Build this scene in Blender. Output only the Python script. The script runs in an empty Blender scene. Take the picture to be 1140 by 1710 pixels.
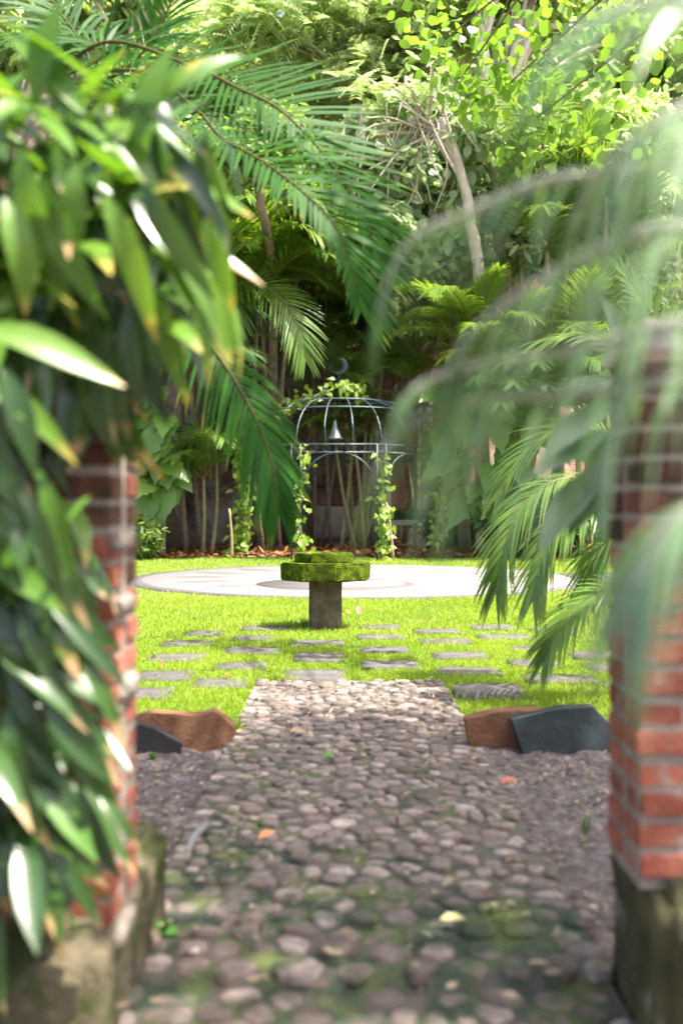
import bpy, bmesh, math, random
import numpy as np
from mathutils import Vector, Matrix

random.seed(7)
RNG = np.random.default_rng(11)
SC = bpy.context.scene
COL = SC.collection
R = math.radians

# ------------------------------------------------------------------ camera, sky, sun, exposure
CAMH, FPX, HOR = 1.2, 1680.0, 845.0           # eye height (m), focal length in photo pixels, horizon row
cd = bpy.data.cameras.new('camera')
cam = bpy.data.objects.new('camera', cd); COL.objects.link(cam)
cam.location = (0, 0, CAMH)
cam.rotation_euler = (R(90) - math.atan(10 / FPX), 0, 0)
cd.sensor_fit = 'VERTICAL'; cd.sensor_height = 36.0; cd.lens = 36.0 * FPX / 1710.0
cd.clip_start = 0.05; cd.clip_end = 1000
cd.dof.use_dof = True; cd.dof.focus_distance = 10.5; cd.dof.aperture_fstop = 1.5
SC.camera = cam

SUN = Vector((0.40, -0.14, 1.0)).normalized()  # towards the sun
w = bpy.data.worlds.new('World'); SC.world = w; w.use_nodes = True
nt = w.node_tree
sky = nt.nodes.new('ShaderNodeTexSky'); sky.sky_type = 'NISHITA'; sky.sun_disc = False
sky.sun_elevation = math.asin(SUN.z); sky.sun_rotation = math.atan2(SUN.x, SUN.y)
sky.air_density = 0.8; sky.dust_density = 6.0; sky.ozone_density = 1.0
bgn = nt.nodes['Background']; bgn.inputs['Strength'].default_value = 0.13
nt.links.new(sky.outputs[0], bgn.inputs['Color'])
sl = bpy.data.lights.new('sun', 'SUN'); sl.energy = 5.0; sl.angle = R(0.6); sl.color = (1.0, 0.95, 0.86)
sun = bpy.data.objects.new('sun', sl); COL.objects.link(sun)
sun.rotation_euler = (-SUN).to_track_quat('-Z', 'Y').to_euler()
SC.view_settings.view_transform = 'Standard'; SC.view_settings.look = 'None'
SC.view_settings.exposure = 1.9; SC.view_settings.gamma = 1.0
SC.cycles.use_denoising = True
SC.cycles.max_bounces = 8; SC.cycles.diffuse_bounces = 4; SC.cycles.transmission_bounces = 5
SC.cycles.sample_clamp_indirect = 6.0

def P(u, v, d):
    """photo pixel + distance along the view axis -> point"""
    return Vector(((u - 570) / FPX * d, d, CAMH - (v - HOR) / FPX * d))
def G(u, v, z=0.0):
    d = (CAMH - z) * FPX / (v - HOR)
    return Vector(((u - 570) / FPX * d, d, z))

# ------------------------------------------------------------------ materials
MATS = {}
def new_mat(name):
    m = bpy.data.materials.new(name); m.use_nodes = True
    m.node_tree.nodes.clear(); MATS[name] = m
    return m, m.node_tree
def nd(t, typ, **kw):
    n = t.nodes.new(typ)
    for k, v in kw.items():
        if k in n.inputs.keys(): n.inputs[k].default_value = v
        else: setattr(n, k, v)
    return n
def ramp(t, src, stops):
    n = t.nodes.new('ShaderNodeValToRGB'); e = n.color_ramp.elements
    while len(e) < len(stops): e.new(0.5)
    for i, (p, c) in enumerate(stops):
        e[i].position = p; e[i].color = (c[0], c[1], c[2], 1) if not isinstance(c, (int, float)) else (c, c, c, 1)
    t.links.new(src, n.inputs[0]); return n.outputs[0]
def mix(t, fac, a, b, blend='MIX'):
    n = t.nodes.new('ShaderNodeMix'); n.data_type = 'RGBA'; n.blend_type = blend
    for inp, v in ((n.inputs[0], fac), (n.inputs[6], a), (n.inputs[7], b)):
        if isinstance(v, (int, float)): inp.default_value = v
        elif isinstance(v, tuple): inp.default_value = (v[0], v[1], v[2], 1)
        else: t.links.new(v, inp)
    return n.outputs[2]
def math_n(t, op, a, b=None, c=None):
    n = t.nodes.new('ShaderNodeMath'); n.operation = op
    for i, v in enumerate((a, b, c)):
        if v is None: continue
        if isinstance(v, (int, float)): n.inputs[i].default_value = v
        else: t.links.new(v, n.inputs[i])
    return n.outputs[0]
def noise(t, scale, detail=4, rough=0.55, vec=None, dist=0.0):
    n = nd(t, 'ShaderNodeTexNoise', Scale=scale, Detail=detail, Roughness=rough, Distortion=dist)
    if vec is not None: t.links.new(vec, n.inputs['Vector'])
    return n.outputs['Fac']
def coords(t, kind='Object'):
    return t.nodes.new('ShaderNodeTexCoord').outputs[kind]
def wpos(t): return t.nodes.new('ShaderNodeNewGeometry').outputs['Position']
def principled(t, color, rough=0.7, spec=0.3, bump=None, bstr=0.4, bdist=0.01, metallic=0.0):
    b = nd(t, 'ShaderNodeBsdfPrincipled')
    b.inputs['Specular IOR Level'].default_value = spec; b.inputs['Metallic'].default_value = metallic
    if isinstance(color, tuple): b.inputs['Base Color'].default_value = (*color, 1)
    else: t.links.new(color, b.inputs['Base Color'])
    if isinstance(rough, (int, float)): b.inputs['Roughness'].default_value = rough
    else: t.links.new(rough, b.inputs['Roughness'])
    if bump is not None:
        n = nd(t, 'ShaderNodeBump', Strength=bstr, Distance=bdist)
        t.links.new(bump, n.inputs['Height']); t.links.new(n.outputs[0], b.inputs['Normal'])
    return b
def out(t, sh):
    o = t.nodes.new('ShaderNodeOutputMaterial'); t.links.new(sh, o.inputs[0])

def leaf_mat(name, dark, light, tip=None, wood=(0.22, 0.2, 0.06), transl=0.35, rough=0.4, spec=0.5, tipstart=0.8, tcol=None):
    """leaf: 'tone' varies the green leaf by leaf, 'along' runs base to tip, 'wood' marks stalks"""
    m, t = new_mat(name)
    at = lambda n: nd(t, 'ShaderNodeAttribute', attribute_name=n).outputs['Fac']
    oi = t.nodes.new('ShaderNodeObjectInfo').outputs['Random']
    tone = math_n(t, 'MULTIPLY_ADD', oi, 0.35, math_n(t, 'MULTIPLY', at('tone'), 0.65))
    c = mix(t, tone, dark, light)
    nz = noise(t, 14, 3, vec=coords(t))
    c = mix(t, math_n(t, 'MULTIPLY', nz, 0.35), c, (dark[0] * .7, dark[1] * .7, dark[2] * .7))
    if tip:
        f = ramp(t, math_n(t, 'ADD', at('along'), math_n(t, 'MULTIPLY', math_n(t, 'SUBTRACT', tone, .5), .5)), [(tipstart, 0), (min(tipstart + .12, 1), 1)])
        c = mix(t, f, c, tip)
    c = mix(t, at('wood'), c, wood)
    b = principled(t, c, rough, spec)
    tr = nd(t, 'ShaderNodeBsdfTranslucent')
    tc = mix(t, 1.0, c, tcol or (1.5, 1.45, 0.55), 'MULTIPLY')
    t.links.new(tc, tr.inputs['Color'])
    ms = nd(t, 'ShaderNodeMixShader'); ms.inputs[0].default_value = transl
    t.links.new(b.outputs[0], ms.inputs[1]); t.links.new(tr.outputs[0], ms.inputs[2])
    out(t, ms.outputs[0]); return m

leaf_mat('grass', (0.14, 0.25, 0.016), (0.31, 0.42, 0.035), tip=(0.36, 0.44, 0.08), transl=0.38, rough=0.5, spec=0.3, tipstart=0.75)
leaf_mat('strap', (0.012, 0.042, 0.012), (0.065, 0.135, 0.024), tip=(0.40, 0.27, 0.13), transl=0.25, rough=0.28, spec=0.6, tipstart=0.93)
leaf_mat('strap_young', (0.06, 0.16, 0.018), (0.17, 0.30, 0.035), tip=(0.40, 0.34, 0.07), transl=0.35, rough=0.32, spec=0.5, tipstart=0.9)
leaf_mat('palm_near', (0.08, 0.17, 0.07), (0.24, 0.34, 0.18), wood=(0.38, 0.38, 0.32), transl=0.32, rough=0.24, spec=0.9, tcol=(1.2, 1.3, .7))
leaf_mat('coconut', (0.012, 0.07, 0.006), (0.045, 0.15, 0.012), tip=(0.18, 0.2, 0.04), wood=(0.10, 0.10, 0.035), transl=0.38, rough=0.5, spec=0.14, tipstart=0.9)
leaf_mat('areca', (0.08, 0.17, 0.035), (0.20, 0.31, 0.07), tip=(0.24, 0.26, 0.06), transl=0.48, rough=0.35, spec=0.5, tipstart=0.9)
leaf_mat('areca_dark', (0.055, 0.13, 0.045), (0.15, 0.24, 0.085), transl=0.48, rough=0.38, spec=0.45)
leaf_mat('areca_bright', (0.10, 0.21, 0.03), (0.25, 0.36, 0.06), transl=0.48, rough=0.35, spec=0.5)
leaf_mat('philo', (0.10, 0.21, 0.04), (0.22, 0.36, 0.08), wood=(0.2, 0.28, 0.07), transl=0.3, rough=0.3, spec=0.5)
leaf_mat('vine', (0.16, 0.28, 0.03), (0.34, 0.46, 0.07), wood=(0.25, 0.19, 0.11), transl=0.35)
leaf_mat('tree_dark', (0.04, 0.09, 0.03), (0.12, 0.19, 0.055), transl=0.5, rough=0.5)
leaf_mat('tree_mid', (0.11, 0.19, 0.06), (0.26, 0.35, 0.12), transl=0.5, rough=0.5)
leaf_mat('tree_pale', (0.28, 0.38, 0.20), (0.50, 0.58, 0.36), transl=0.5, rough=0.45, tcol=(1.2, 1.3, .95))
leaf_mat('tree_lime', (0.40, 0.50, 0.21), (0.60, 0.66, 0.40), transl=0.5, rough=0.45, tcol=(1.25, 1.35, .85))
leaf_mat('round_leaf', (0.12, 0.24, 0.03), (0.25, 0.38, 0.06), transl=0.45, rough=0.45, tcol=(1.2, 1.35, .6))
leaf_mat('dead_leaf', (0.12, 0.05, 0.02), (0.42, 0.20, 0.08), transl=0.1, rough=0.7, spec=0.2, tcol=(1, .8, .5))
leaf_mat('litter', (0.10, 0.05, 0.03), (0.50, 0.44, 0.30), transl=0.1, rough=0.7, spec=0.2, tcol=(1, .8, .5))
leaf_mat('weed', (0.05, 0.16, 0.03), (0.12, 0.27, 0.05), transl=0.3)

def simple(name, c1, c2, scale=6, rough=0.8, spec=0.25, bscale=30, bstr=0.5, bdist=0.01, moss=None, rand=0.0, metallic=0.0):
    """two tones blended by noise, optional moss patches and a tone shift per object"""
    m, t = new_mat(name); co = coords(t)
    if rand:
        oi = t.nodes.new('ShaderNodeObjectInfo').outputs['Random']
        v = nd(t, 'ShaderNodeVectorMath', operation='ADD'); t.links.new(co, v.inputs[0])
        cx = nd(t, 'ShaderNodeCombineXYZ'); t.links.new(math_n(t, 'MULTIPLY', oi, 37.0), cx.inputs[0]); t.links.new(math_n(t, 'MULTIPLY', oi, 91.0), cx.inputs[1])
        t.links.new(cx.outputs[0], v.inputs[1]); co = v.outputs[0]
    f = ramp(t, noise(t, scale, 6, .6, co), [(.3, 0), (.72, 1)])
    c = mix(t, f, c1, c2)
    if rand:
        br = math_n(t, 'MULTIPLY_ADD', oi, 2 * rand, 1 - rand)
        cm = nd(t, 'ShaderNodeCombineXYZ')
        for i in range(3): t.links.new(br, cm.inputs[i])
        c = mix(t, 1.0, c, cm.outputs[0], 'MULTIPLY')
    if moss:
        mf = ramp(t, noise(t, moss[2], 5, .65, wpos(t)), [(moss[3], 0), (moss[3] + .14, 1)])
        mc = mix(t, noise(t, 60, 3, .6, wpos(t)), moss[0], moss[1])
        c = mix(t, mf, c, mc)
    b = principled(t, c, rough, spec, noise(t, bscale, 6, .65, co), bstr, bdist, metallic)
    out(t, b.outputs[0]); return m

simple('soil', (0.085, 0.072, 0.068), (0.32, 0.275, 0.262), 22, .95, .1, 45, 1.0, .05, moss=((0.05, 0.042, 0.036), (0.10, 0.085, 0.07), 38, .56))
simple('lawn_soil', (0.09, 0.12, 0.03), (0.16, 0.2, 0.04), 8, .95, .1, 60, .8, .02)
simple('hill', (0.04, 0.07, 0.02), (0.09, 0.13, 0.04), 0.7, .95, .1, 6, .8, .2)
simple('bark_pale', (0.42, 0.36, 0.28), (0.62, 0.55, 0.46), 4, .8, .2, 18, .7, .03)
simple('bark', (0.14, 0.11, 0.08), (0.27, 0.22, 0.16), 6, .9, .15, 20, .8, .04)
simple('palm_stem', (0.20, 0.20, 0.09), (0.36, 0.33, 0.17), 5, .6, .3, 25, .4, .01)
simple('twig', (0.28, 0.24, 0.18), (0.46, 0.41, 0.33), 6, .85, .15, 25, .4, .01)
simple('paver', (0.05, 0.045, 0.044), (0.105, 0.095, 0.093), 7, .85, .25, 50, .5, .008, rand=.12)
simple('brown_rock', (0.11, 0.05, 0.028), (0.24, 0.12, 0.065), 9, .85, .2, 45, .8, .015)
simple('dark_rock', (0.022, 0.02, 0.019), (0.05, 0.045, 0.043), 9, .8, .3, 45, .5, .01)
simple('slate', (0.008, 0.013, 0.015), (0.018, 0.028, 0.031), 6, .55, .4, 30, .35, .008)
simple('plaster', (0.40, 0.33, 0.28), (0.66, 0.57, 0.50), 2.2, .9, .15, 12, .7, .03)
simple('terracotta', (0.50, 0.17, 0.07), (0.62, 0.24, 0.11), 1.2, .9, .15, 8, .3, .02)
simple('iron', (0.03, 0.045, 0.055), (0.08, 0.11, 0.125), 9, .45, .5, 40, .2, .003, metallic=.3)
simple('lamp_metal', (0.30, 0.36, 0.42), (0.42, 0.48, 0.54), 9, .35, .5, 40, .2, .003, metallic=.5)
simple('stake', (0.38, 0.28, 0.16), (0.55, 0.42, 0.26), 9, .8, .2, 40, .3, .003)
simple('bench_stone', (0.45, 0.40, 0.33), (0.62, 0.56, 0.48), 4, .85, .2, 20, .5, .01)
simple('pipe', (0.10, 0.10, 0.10), (0.22, 0.22, 0.22), 20, .5, .5, 40, .3, .004)
simple('pedestal', (0.065, 0.048, 0.036), (0.19, 0.142, 0.105), 7, .9, .15, 35, .8, .02, moss=((0.07, 0.08, 0.02), (0.11, 0.13, 0.03), 9, .62))
simple('moss_stone', (0.022, 0.032, 0.008), (0.075, 0.125, 0.008), 9, .98, .05, 70, 1.0, .03, moss=((0.08, 0.115, 0.008), (0.19, 0.24, 0.015), 14, .47))
simple('brick', (0.22, 0.058, 0.038), (0.33, 0.13, 0.085), 14, .88, .15, 45, .7, .01, moss=((0.20, 0.165, 0.135), (0.31, 0.265, 0.225), 15, .545), rand=.30)
simple('brick_shaded', (0.05, 0.022, 0.015), (0.17, 0.08, 0.055), 9, .92, .12, 45, .8, .012, moss=((0.022, 0.026, 0.014), (0.055, 0.06, 0.03), 11, .50), rand=.35)  # canopy shade on the upper bricks darkened into their colour, plus dark moss patches
simple('mortar', (0.19, 0.16, 0.135), (0.35, 0.30, 0.255), 9, .95, .1, 40, .8, .012, moss=((0.05, 0.06, 0.02), (0.10, 0.11, 0.04), 5, .58))
simple('plinth', (0.065, 0.055, 0.035), (0.20, 0.165, 0.105), 7, .9, .15, 26, .9, .03, moss=((0.03, 0.04, 0.014), (0.07, 0.09, 0.022), 5, .45))
simple('plinth_dark', (0.035, 0.04, 0.02), (0.13, 0.12, 0.06), 7, .9, .15, 26, .9, .03, moss=((0.35, 0.34, 0.30), (0.5, 0.5, 0.46), 6, .60))

def path_mats():
    for name, base in (('cobble', True), ('path_bed', False)):
        m, t = new_mat(name); wp = wpos(t)
        oi = t.nodes.new('ShaderNodeObjectInfo').outputs['Random']
        at = nd(t, 'ShaderNodeAttribute', attribute_name='tone').outputs['Fac']
        r = math_n(t, 'FRACT', math_n(t, 'ADD', oi, at))
        if base:
            c = ramp(t, r, [(0, (0.11, 0.084, 0.07)), (.35, (0.235, 0.182, 0.155)), (.6, (0.17, 0.14, 0.122)), (.85, (0.31, 0.245, 0.215)), (1, (0.41, 0.34, 0.305))])
            c = mix(t, ramp(t, noise(t, 26, 8, .72, wp), [(.38, 0), (.7, .85)]), c, (0.075, 0.06, 0.05))
        else:
            c = mix(t, noise(t, 14, 6, .6, wp), (0.06, 0.05, 0.042), (0.14, 0.115, 0.10))
        # moss: patches of noise, strongest beside the gate on the right and near the edges
        sx = nd(t, 'ShaderNodeSeparateXYZ'); t.links.new(wp, sx.inputs[0])
        def blob(x, y, rx, ry, a):
            dx = math_n(t, 'DIVIDE', math_n(t, 'SUBTRACT', sx.outputs[0], x), rx)
            dy = math_n(t, 'DIVIDE', math_n(t, 'SUBTRACT', sx.outputs[1], y), ry)
            d2 = math_n(t, 'ADD', math_n(t, 'MULTIPLY', dx, dx), math_n(t, 'MULTIPLY', dy, dy))
            return math_n(t, 'MULTIPLY', math_n(t, 'MAXIMUM', math_n(t, 'SUBTRACT', 1.0, d2), 0.0), a)
        s = blob(.42, 2.86, .42, .34, .30)
        for b in ((.0, 3.0, .6, .35, .16), (-.45, 3.4, .25, .8, .20), (.1, 2.45, 1.0, .5, .15), (-.1, 3.3, .8, .5, .10), (.35, 4.2, .4, .6, .09), (-.35, 4.6, .3, .8, .1)):
            s = math_n(t, 'MAXIMUM', s, blob(*b))
        k = math_n(t, 'ADD', noise(t, 7, 6, .65, wp), s)
        f = ramp(t, k, [(.60, 0), (.74, 1)] if base else [(.52, 0), (.64, 1)])
        mc = mix(t, ramp(t, noise(t, 5, 3, .6, wp), [(.45, 0), (.62, 1)]), (0.02, 0.042, 0.02), (0.075, 0.105, 0.02))
        c = mix(t, math_n(t, 'MULTIPLY', f, .88), c, mc)
        b = principled(t, c, .72, .35, noise(t, 45, 8, .7, wp), .8, .014)
        out(t, b.outputs[0])
path_mats()

def wall_mat():
    m, t = new_mat('old_brick'); co = coords(t)
    sx = nd(t, 'ShaderNodeSeparateXYZ'); t.links.new(co, sx.inputs[0])
    cx = nd(t, 'ShaderNodeCombineXYZ'); t.links.new(sx.outputs[0], cx.inputs[0]); t.links.new(sx.outputs[2], cx.inputs[1])
    bt = nd(t, 'ShaderNodeTexBrick', Scale=1.0); t.links.new(cx.outputs[0], bt.inputs['Vector'])
    bt.inputs['Brick Width'].default_value = .3; bt.inputs['Row Height'].default_value = .085; bt.inputs['Mortar Size'].default_value = .012
    bt.inputs['Color1'].default_value = (.26, .09, .055, 1); bt.inputs['Color2'].default_value = (.15, .07, .05, 1); bt.inputs['Mortar'].default_value = (.2, .17, .14, 1)
    c = mix(t, ramp(t, noise(t, .7, 7, .65, co), [(.5, 0), (.62, 1)]), bt.outputs[0], (0.30, 0.25, 0.20))
    c = mix(t, ramp(t, noise(t, 1.1, 7, .7, co, 1.0), [(.48, 0), (.68, 1)]), c, (0.04, 0.036, 0.03))
    b = principled(t, c, .95, .1, bt.outputs['Fac'], -.5, .02); out(t, b.outputs[0])
    m, t = new_mat('plaza'); co = coords(t)
    sx = nd(t, 'ShaderNodeSeparateXYZ'); t.links.new(co, sx.inputs[0])
    v = nd(t, 'ShaderNodeTexVoronoi', Scale=16.0); t.links.new(co, v.inputs['Vector'])
    wh = mix(t, noise(t, 1.3, 6, .7, co), (0.14, 0.127, 0.118), (0.30, 0.282, 0.268))
    wh = mix(t, ramp(t, noise(t, 2.6, 5, .7, co), [(.56, 0), (.7, 1)]), wh, (0.115, 0.10, 0.09))
    # petals: grey lens-shaped inlays round the centre
    ang = math_n(t, 'ARCTAN2', sx.outputs[1], sx.outputs[0])
    rad = math_n(t, 'SQRT', math_n(t, 'ADD', math_n(t, 'MULTIPLY', sx.outputs[0], sx.outputs[0]), math_n(t, 'MULTIPLY', sx.outputs[1], sx.outputs[1])))
    pt = math_n(t, 'ABSOLUTE', math_n(t, 'SINE', math_n(t, 'MULTIPLY', ang, 8.0)))
    env = math_n(t, 'SINE', math_n(t, 'MULTIPLY', math_n(t, 'SUBTRACT', rad, 1.7), 2.05))
    pf = math_n(t, 'GREATER_THAN', math_n(t, 'SUBTRACT', env, pt), 0.22)
    ring = math_n(t, 'MULTIPLY', math_n(t, 'GREATER_THAN', rad, 1.7), math_n(t, 'LESS_THAN', rad, 3.2))
    c = mix(t, math_n(t, 'MULTIPLY', math_n(t, 'MULTIPLY', pf, ring), .8), wh, (0.10, 0.087, 0.08))
    c = mix(t, math_n(t, 'MULTIPLY', v.outputs['Distance'], .35), c, (0.3, 0.27, 0.25))
    b = principled(t, c, .8, .25, v.outputs['Distance'], -.5, .01); out(t, b.outputs[0])
    m, t = new_mat('plaza_grey'); co = coords(t)
    v = nd(t, 'ShaderNodeTexVoronoi', Scale=16.0); t.links.new(co, v.inputs['Vector'])
    c = mix(t, noise(t, 3, 6, .7, co), (0.07, 0.062, 0.06), (0.12, 0.108, 0.104))
    b = principled(t, c, .8, .25, v.outputs['Distance'], -.5, .01); out(t, b.outputs[0])
wall_mat()

# ------------------------------------------------------------------ mesh helpers
class MB:
    """collects vertices and faces; per-vertex attributes along / tone / wood"""
    def __init__(s): s.V, s.Q, s.T, s.A, s.n = [], [], [], [], 0
    def add(s, V, Q=None, T=None, along=0.0, tone=0.5, wood=0.0):
        V = np.asarray(V, float).reshape(-1, 3); k = len(V)
        a = np.empty((k, 3)); a[:, 0] = along; a[:, 1] = tone; a[:, 2] = wood
        s.V.append(V); s.A.append(a)
        if Q is not None and len(Q): s.Q.append(np.asarray(Q, int).reshape(-1, 4) + s.n)
        if T is not None and len(T): s.T.append(np.asarray(T, int).reshape(-1, 3) + s.n)
        s.n += k; return s
    def mesh(s, name, smooth=True):
        me = bpy.data.meshes.new(name)
        V = np.concatenate(s.V); A = np.concatenate(s.A)
        Q = np.concatenate(s.Q) if s.Q else np.zeros((0, 4), int); T = np.concatenate(s.T) if s.T else np.zeros((0, 3), int)
        me.vertices.add(len(V)); me.vertices.foreach_set('co', V.astype(np.float32).ravel())
        me.loops.add(Q.size + T.size); me.loops.foreach_set('vertex_index', np.concatenate([Q.ravel(), T.ravel()]).astype(np.int32))
        me.polygons.add(len(Q) + len(T))
        st = np.concatenate([np.arange(len(Q)) * 4, Q.size + np.arange(len(T)) * 3]).astype(np.int32)
        me.polygons.foreach_set('loop_start', st)
        me.polygons.foreach_set('use_smooth', np.full(len(st), smooth))
        me.update(calc_edges=True); me.validate()
        for i, nm in enumerate(('along', 'tone', 'wood')):
            at = me.attributes.new(nm, 'FLOAT', 'POINT'); at.data.foreach_set('value', A[:, i].astype(np.float32))
        return me

def ob(name, me, mat=None, parent=None, mw=None):
    o = bpy.data.objects.new(name, me); COL.objects.link(o)
    if mat and me is not None and not me.materials: me.materials.append(MATS[mat])
    if mw is not None: o.matrix_world = mw
    if parent is not None:
        o.parent = parent
        if mw is None: o.matrix_parent_inverse = parent.matrix_world.inverted() if False else Matrix()
    return o
def thing(name, label, cat, loc=(0, 0, 0), group=None):
    o = bpy.data.objects.new(name, None); COL.objects.link(o); o.location = loc; o.empty_display_size = .1
    tag(o, label, cat, group); return o
def tag(o, label=None, cat=None, group=None, kind=None):
    if label: o['label'] = label
    if cat: o['category'] = cat
    if group: o['group'] = group
    if kind: o['kind'] = kind
    return o
def part(name, mb, mat, parent, loc=None):
    """mesh given in world space; stored relative to its thing's origin"""
    me = mb.mesh(name) if isinstance(mb, MB) else mb
    base = Vector((0, 0, 0)); p = parent
    while p is not None: base += p.location; p = p.parent
    me.transform(Matrix.Translation(-base))
    return ob(name, me, mat, parent)

def nrm(a): return a / np.maximum(np.linalg.norm(a, axis=-1, keepdims=True), 1e-9)
def tube(pts, rad, sides=8, cap=True):
    pts = np.asarray(pts, float); n = len(pts); rad = np.broadcast_to(np.asarray(rad, float), (n,))
    tg = nrm(np.gradient(pts, axis=0)); ref = np.array([0.31, 0.17, 0.93]) if abs(tg[:, 2]).mean() < .9 else np.array([1., .2, 0.])
    u = nrm(np.cross(tg, ref)); v = np.cross(tg, u)
    a = np.linspace(0, 2 * np.pi, sides, endpoint=False)
    V = pts[:, None] + rad[:, None, None] * (np.cos(a)[None, :, None] * u[:, None] + np.sin(a)[None, :, None] * v[:, None])
    i = np.arange(n - 1)[:, None] * sides; j = np.arange(sides)[None]; j2 = (j + 1) % sides
    Q = np.stack([i + j, i + j2, i + sides + j2, i + sides + j], -1).reshape(-1, 4)
    V = V.reshape(-1, 3); T = None
    if cap:
        k = len(V); V = np.vstack([V, pts[0], pts[-1]])
        jj = np.arange(sides); T = np.vstack([np.stack([(jj + 1) % sides, jj, np.full(sides, k)], -1), np.stack([(n - 1) * sides + jj, (n - 1) * sides + (jj + 1) % sides, np.full(sides, k + 1)], -1)])
    return V, Q, T
def curve(ctrl, n=24):
    """Catmull-Rom through control points"""
    c = np.array([list(p) for p in ctrl], float); c = np.vstack([2 * c[0] - c[1], c, 2 * c[-1] - c[-2]])
    s = np.linspace(0, len(c) - 3 - 1e-6, n); i = s.astype(int); f = (s - i)[:, None]
    p0, p1, p2, p3 = c[i], c[i + 1], c[i + 2], c[i + 3]
    return .5 * (2 * p1 + (p2 - p0) * f + (2 * p0 - 5 * p1 + 4 * p2 - p3) * f ** 2 + (3 * p1 - p0 - 3 * p2 + p3) * f ** 3)

PROF = {'leaflet': [.45, 1.0, .85, .5, .04], 'grass': [1.0, .75, .06], 'strap': [.22, .62, .95, 1.0, .85, .5, .05],
        'leaf': [.15, 1.0, .75, .05], 'round': [.35, 1.0, 1.0, .25], 'oval': [.2, .9, .9, .1]}
def blades(base, d, nor, length, width, droop, prof, fold=0.0):
    """ribbons from base along d, bending under gravity; returns V, Q, along, index of blade per vertex"""
    base, d, nor = (np.asarray(x, float) for x in (base, d, nor)); n = len(base)
    pr = np.array(PROF[prof] if isinstance(prof, str) else prof); k = len(pr)
    length, width, droop = (np.broadcast_to(np.asarray(x, float), (n,)) for x in (length, width, droop))
    s = np.linspace(0, 1, k)
    g = np.array([0, 0, -1.0])
    P_ = base[:, None] + (d[:, None] * s[None, :, None] + g * (droop[:, None] * s ** 2)[..., None]) * length[:, None, None]
    tg = nrm(d[:, None] + g * (2 * droop[:, None] * s)[..., None])
    side = nrm(np.cross(tg, nor[:, None] + 0 * tg)); nn = np.cross(side, tg)
    hw = (width[:, None] * .5 * pr[None])[..., None]
    if fold:
        V = np.stack([P_ - side * hw + nn * hw * fold, P_, P_ + side * hw + nn * hw * fold], 2); m = 3
    else:
        V = np.stack([P_ - side * hw, P_ + side * hw], 2); m = 2
    V = V.reshape(-1, 3)
    b = (np.arange(n) * k * m)[:, None, None] + (np.arange(k - 1) * m)[None, :, None] + np.arange(m - 1)[None, None]
    Q = np.stack([b, b + 1, b + m + 1, b + m], -1).reshape(-1, 4)
    al = np.broadcast_to(s[None, :, None], (n, k, m)).reshape(-1); idx = np.repeat(np.arange(n), k * m)
    return V, Q, al, idx
def rdir(n, up=0.0):
    v = RNG.normal(size=(n, 3)); v[:, 2] += up; return nrm(v)

def box(c, s, bev=0.0):
    bm = bmesh.new(); bmesh.ops.create_cube(bm, size=1); bmesh.ops.scale(bm, vec=s, verts=bm.verts)
    if bev: bmesh.ops.bevel(bm, geom=bm.edges[:], offset=bev, segments=1, affect='EDGES')
    bmesh.ops.translate(bm, vec=c, verts=bm.verts)
    me = bpy.data.meshes.new('box'); bm.to_mesh(me); bm.free(); return me
def rough_box(c, s, cuts=6, amp=.01, bev=.02, seed=0):
    """box with worn, uneven faces"""
    bm = bmesh.new(); bmesh.ops.create_cube(bm, size=1); bmesh.ops.scale(bm, vec=s, verts=bm.verts)
    bmesh.ops.bevel(bm, geom=bm.edges[:], offset=bev, segments=2, affect='EDGES')
    bmesh.ops.subdivide_edges(bm, edges=[e for e in bm.edges if e.calc_length() > 2.2 * bev], cuts=cuts, use_grid_fill=True)
    from mathutils import noise as mn
    for v in bm.verts:
        v.co += amp * Vector(mn.noise_vector((v.co + Vector((seed * 7.1, seed * 3.3, 0))) * 6)) + amp * 1.6 * Vector(mn.noise_vector((v.co + Vector((0, seed * 5.3, 4))) * 2))
    bmesh.ops.translate(bm, vec=c, verts=bm.verts)
    me = bpy.data.meshes.new('rough'); bm.to_mesh(me); bm.free()
    me.polygons.foreach_set('use_smooth', [True] * len(me.polygons)); return me
def put(name, me, mat, parent=None):
    if parent is not None:
        base = Vector((0, 0, 0)); p = parent
        while p is not None: base += p.location; p = p.parent
        me.transform(Matrix.Translation(-base))
    return ob(name, me, mat, parent)

# ------------------------------------------------------------------ the setting
def grid_mesh(x0, x1, y0, y1, nx, ny, f):
    X, Y = np.meshgrid(np.linspace(x0, x1, nx), np.linspace(y0, y1, ny)); Z = f(X, Y)
    V = np.stack([X, Y, Z], -1).reshape(-1, 3)
    i = (np.arange(ny - 1)[:, None] * nx + np.arange(nx - 1)[None]).ravel()
    return MB().add(V, np.stack([i, i + 1, i + nx + 1, i + nx], -1))
def bumps(X, Y, amp, seed, f0=3.0):
    z = 0; r = np.random.default_rng(seed)
    for k in range(10):
        a = r.uniform(0, 6.28); f = f0 * (1.35 ** k); z = z + np.sin((X * math.cos(a) + Y * math.sin(a)) * f + r.uniform(0, 6.28)) / (1.25 ** k)
    return z * amp

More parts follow.
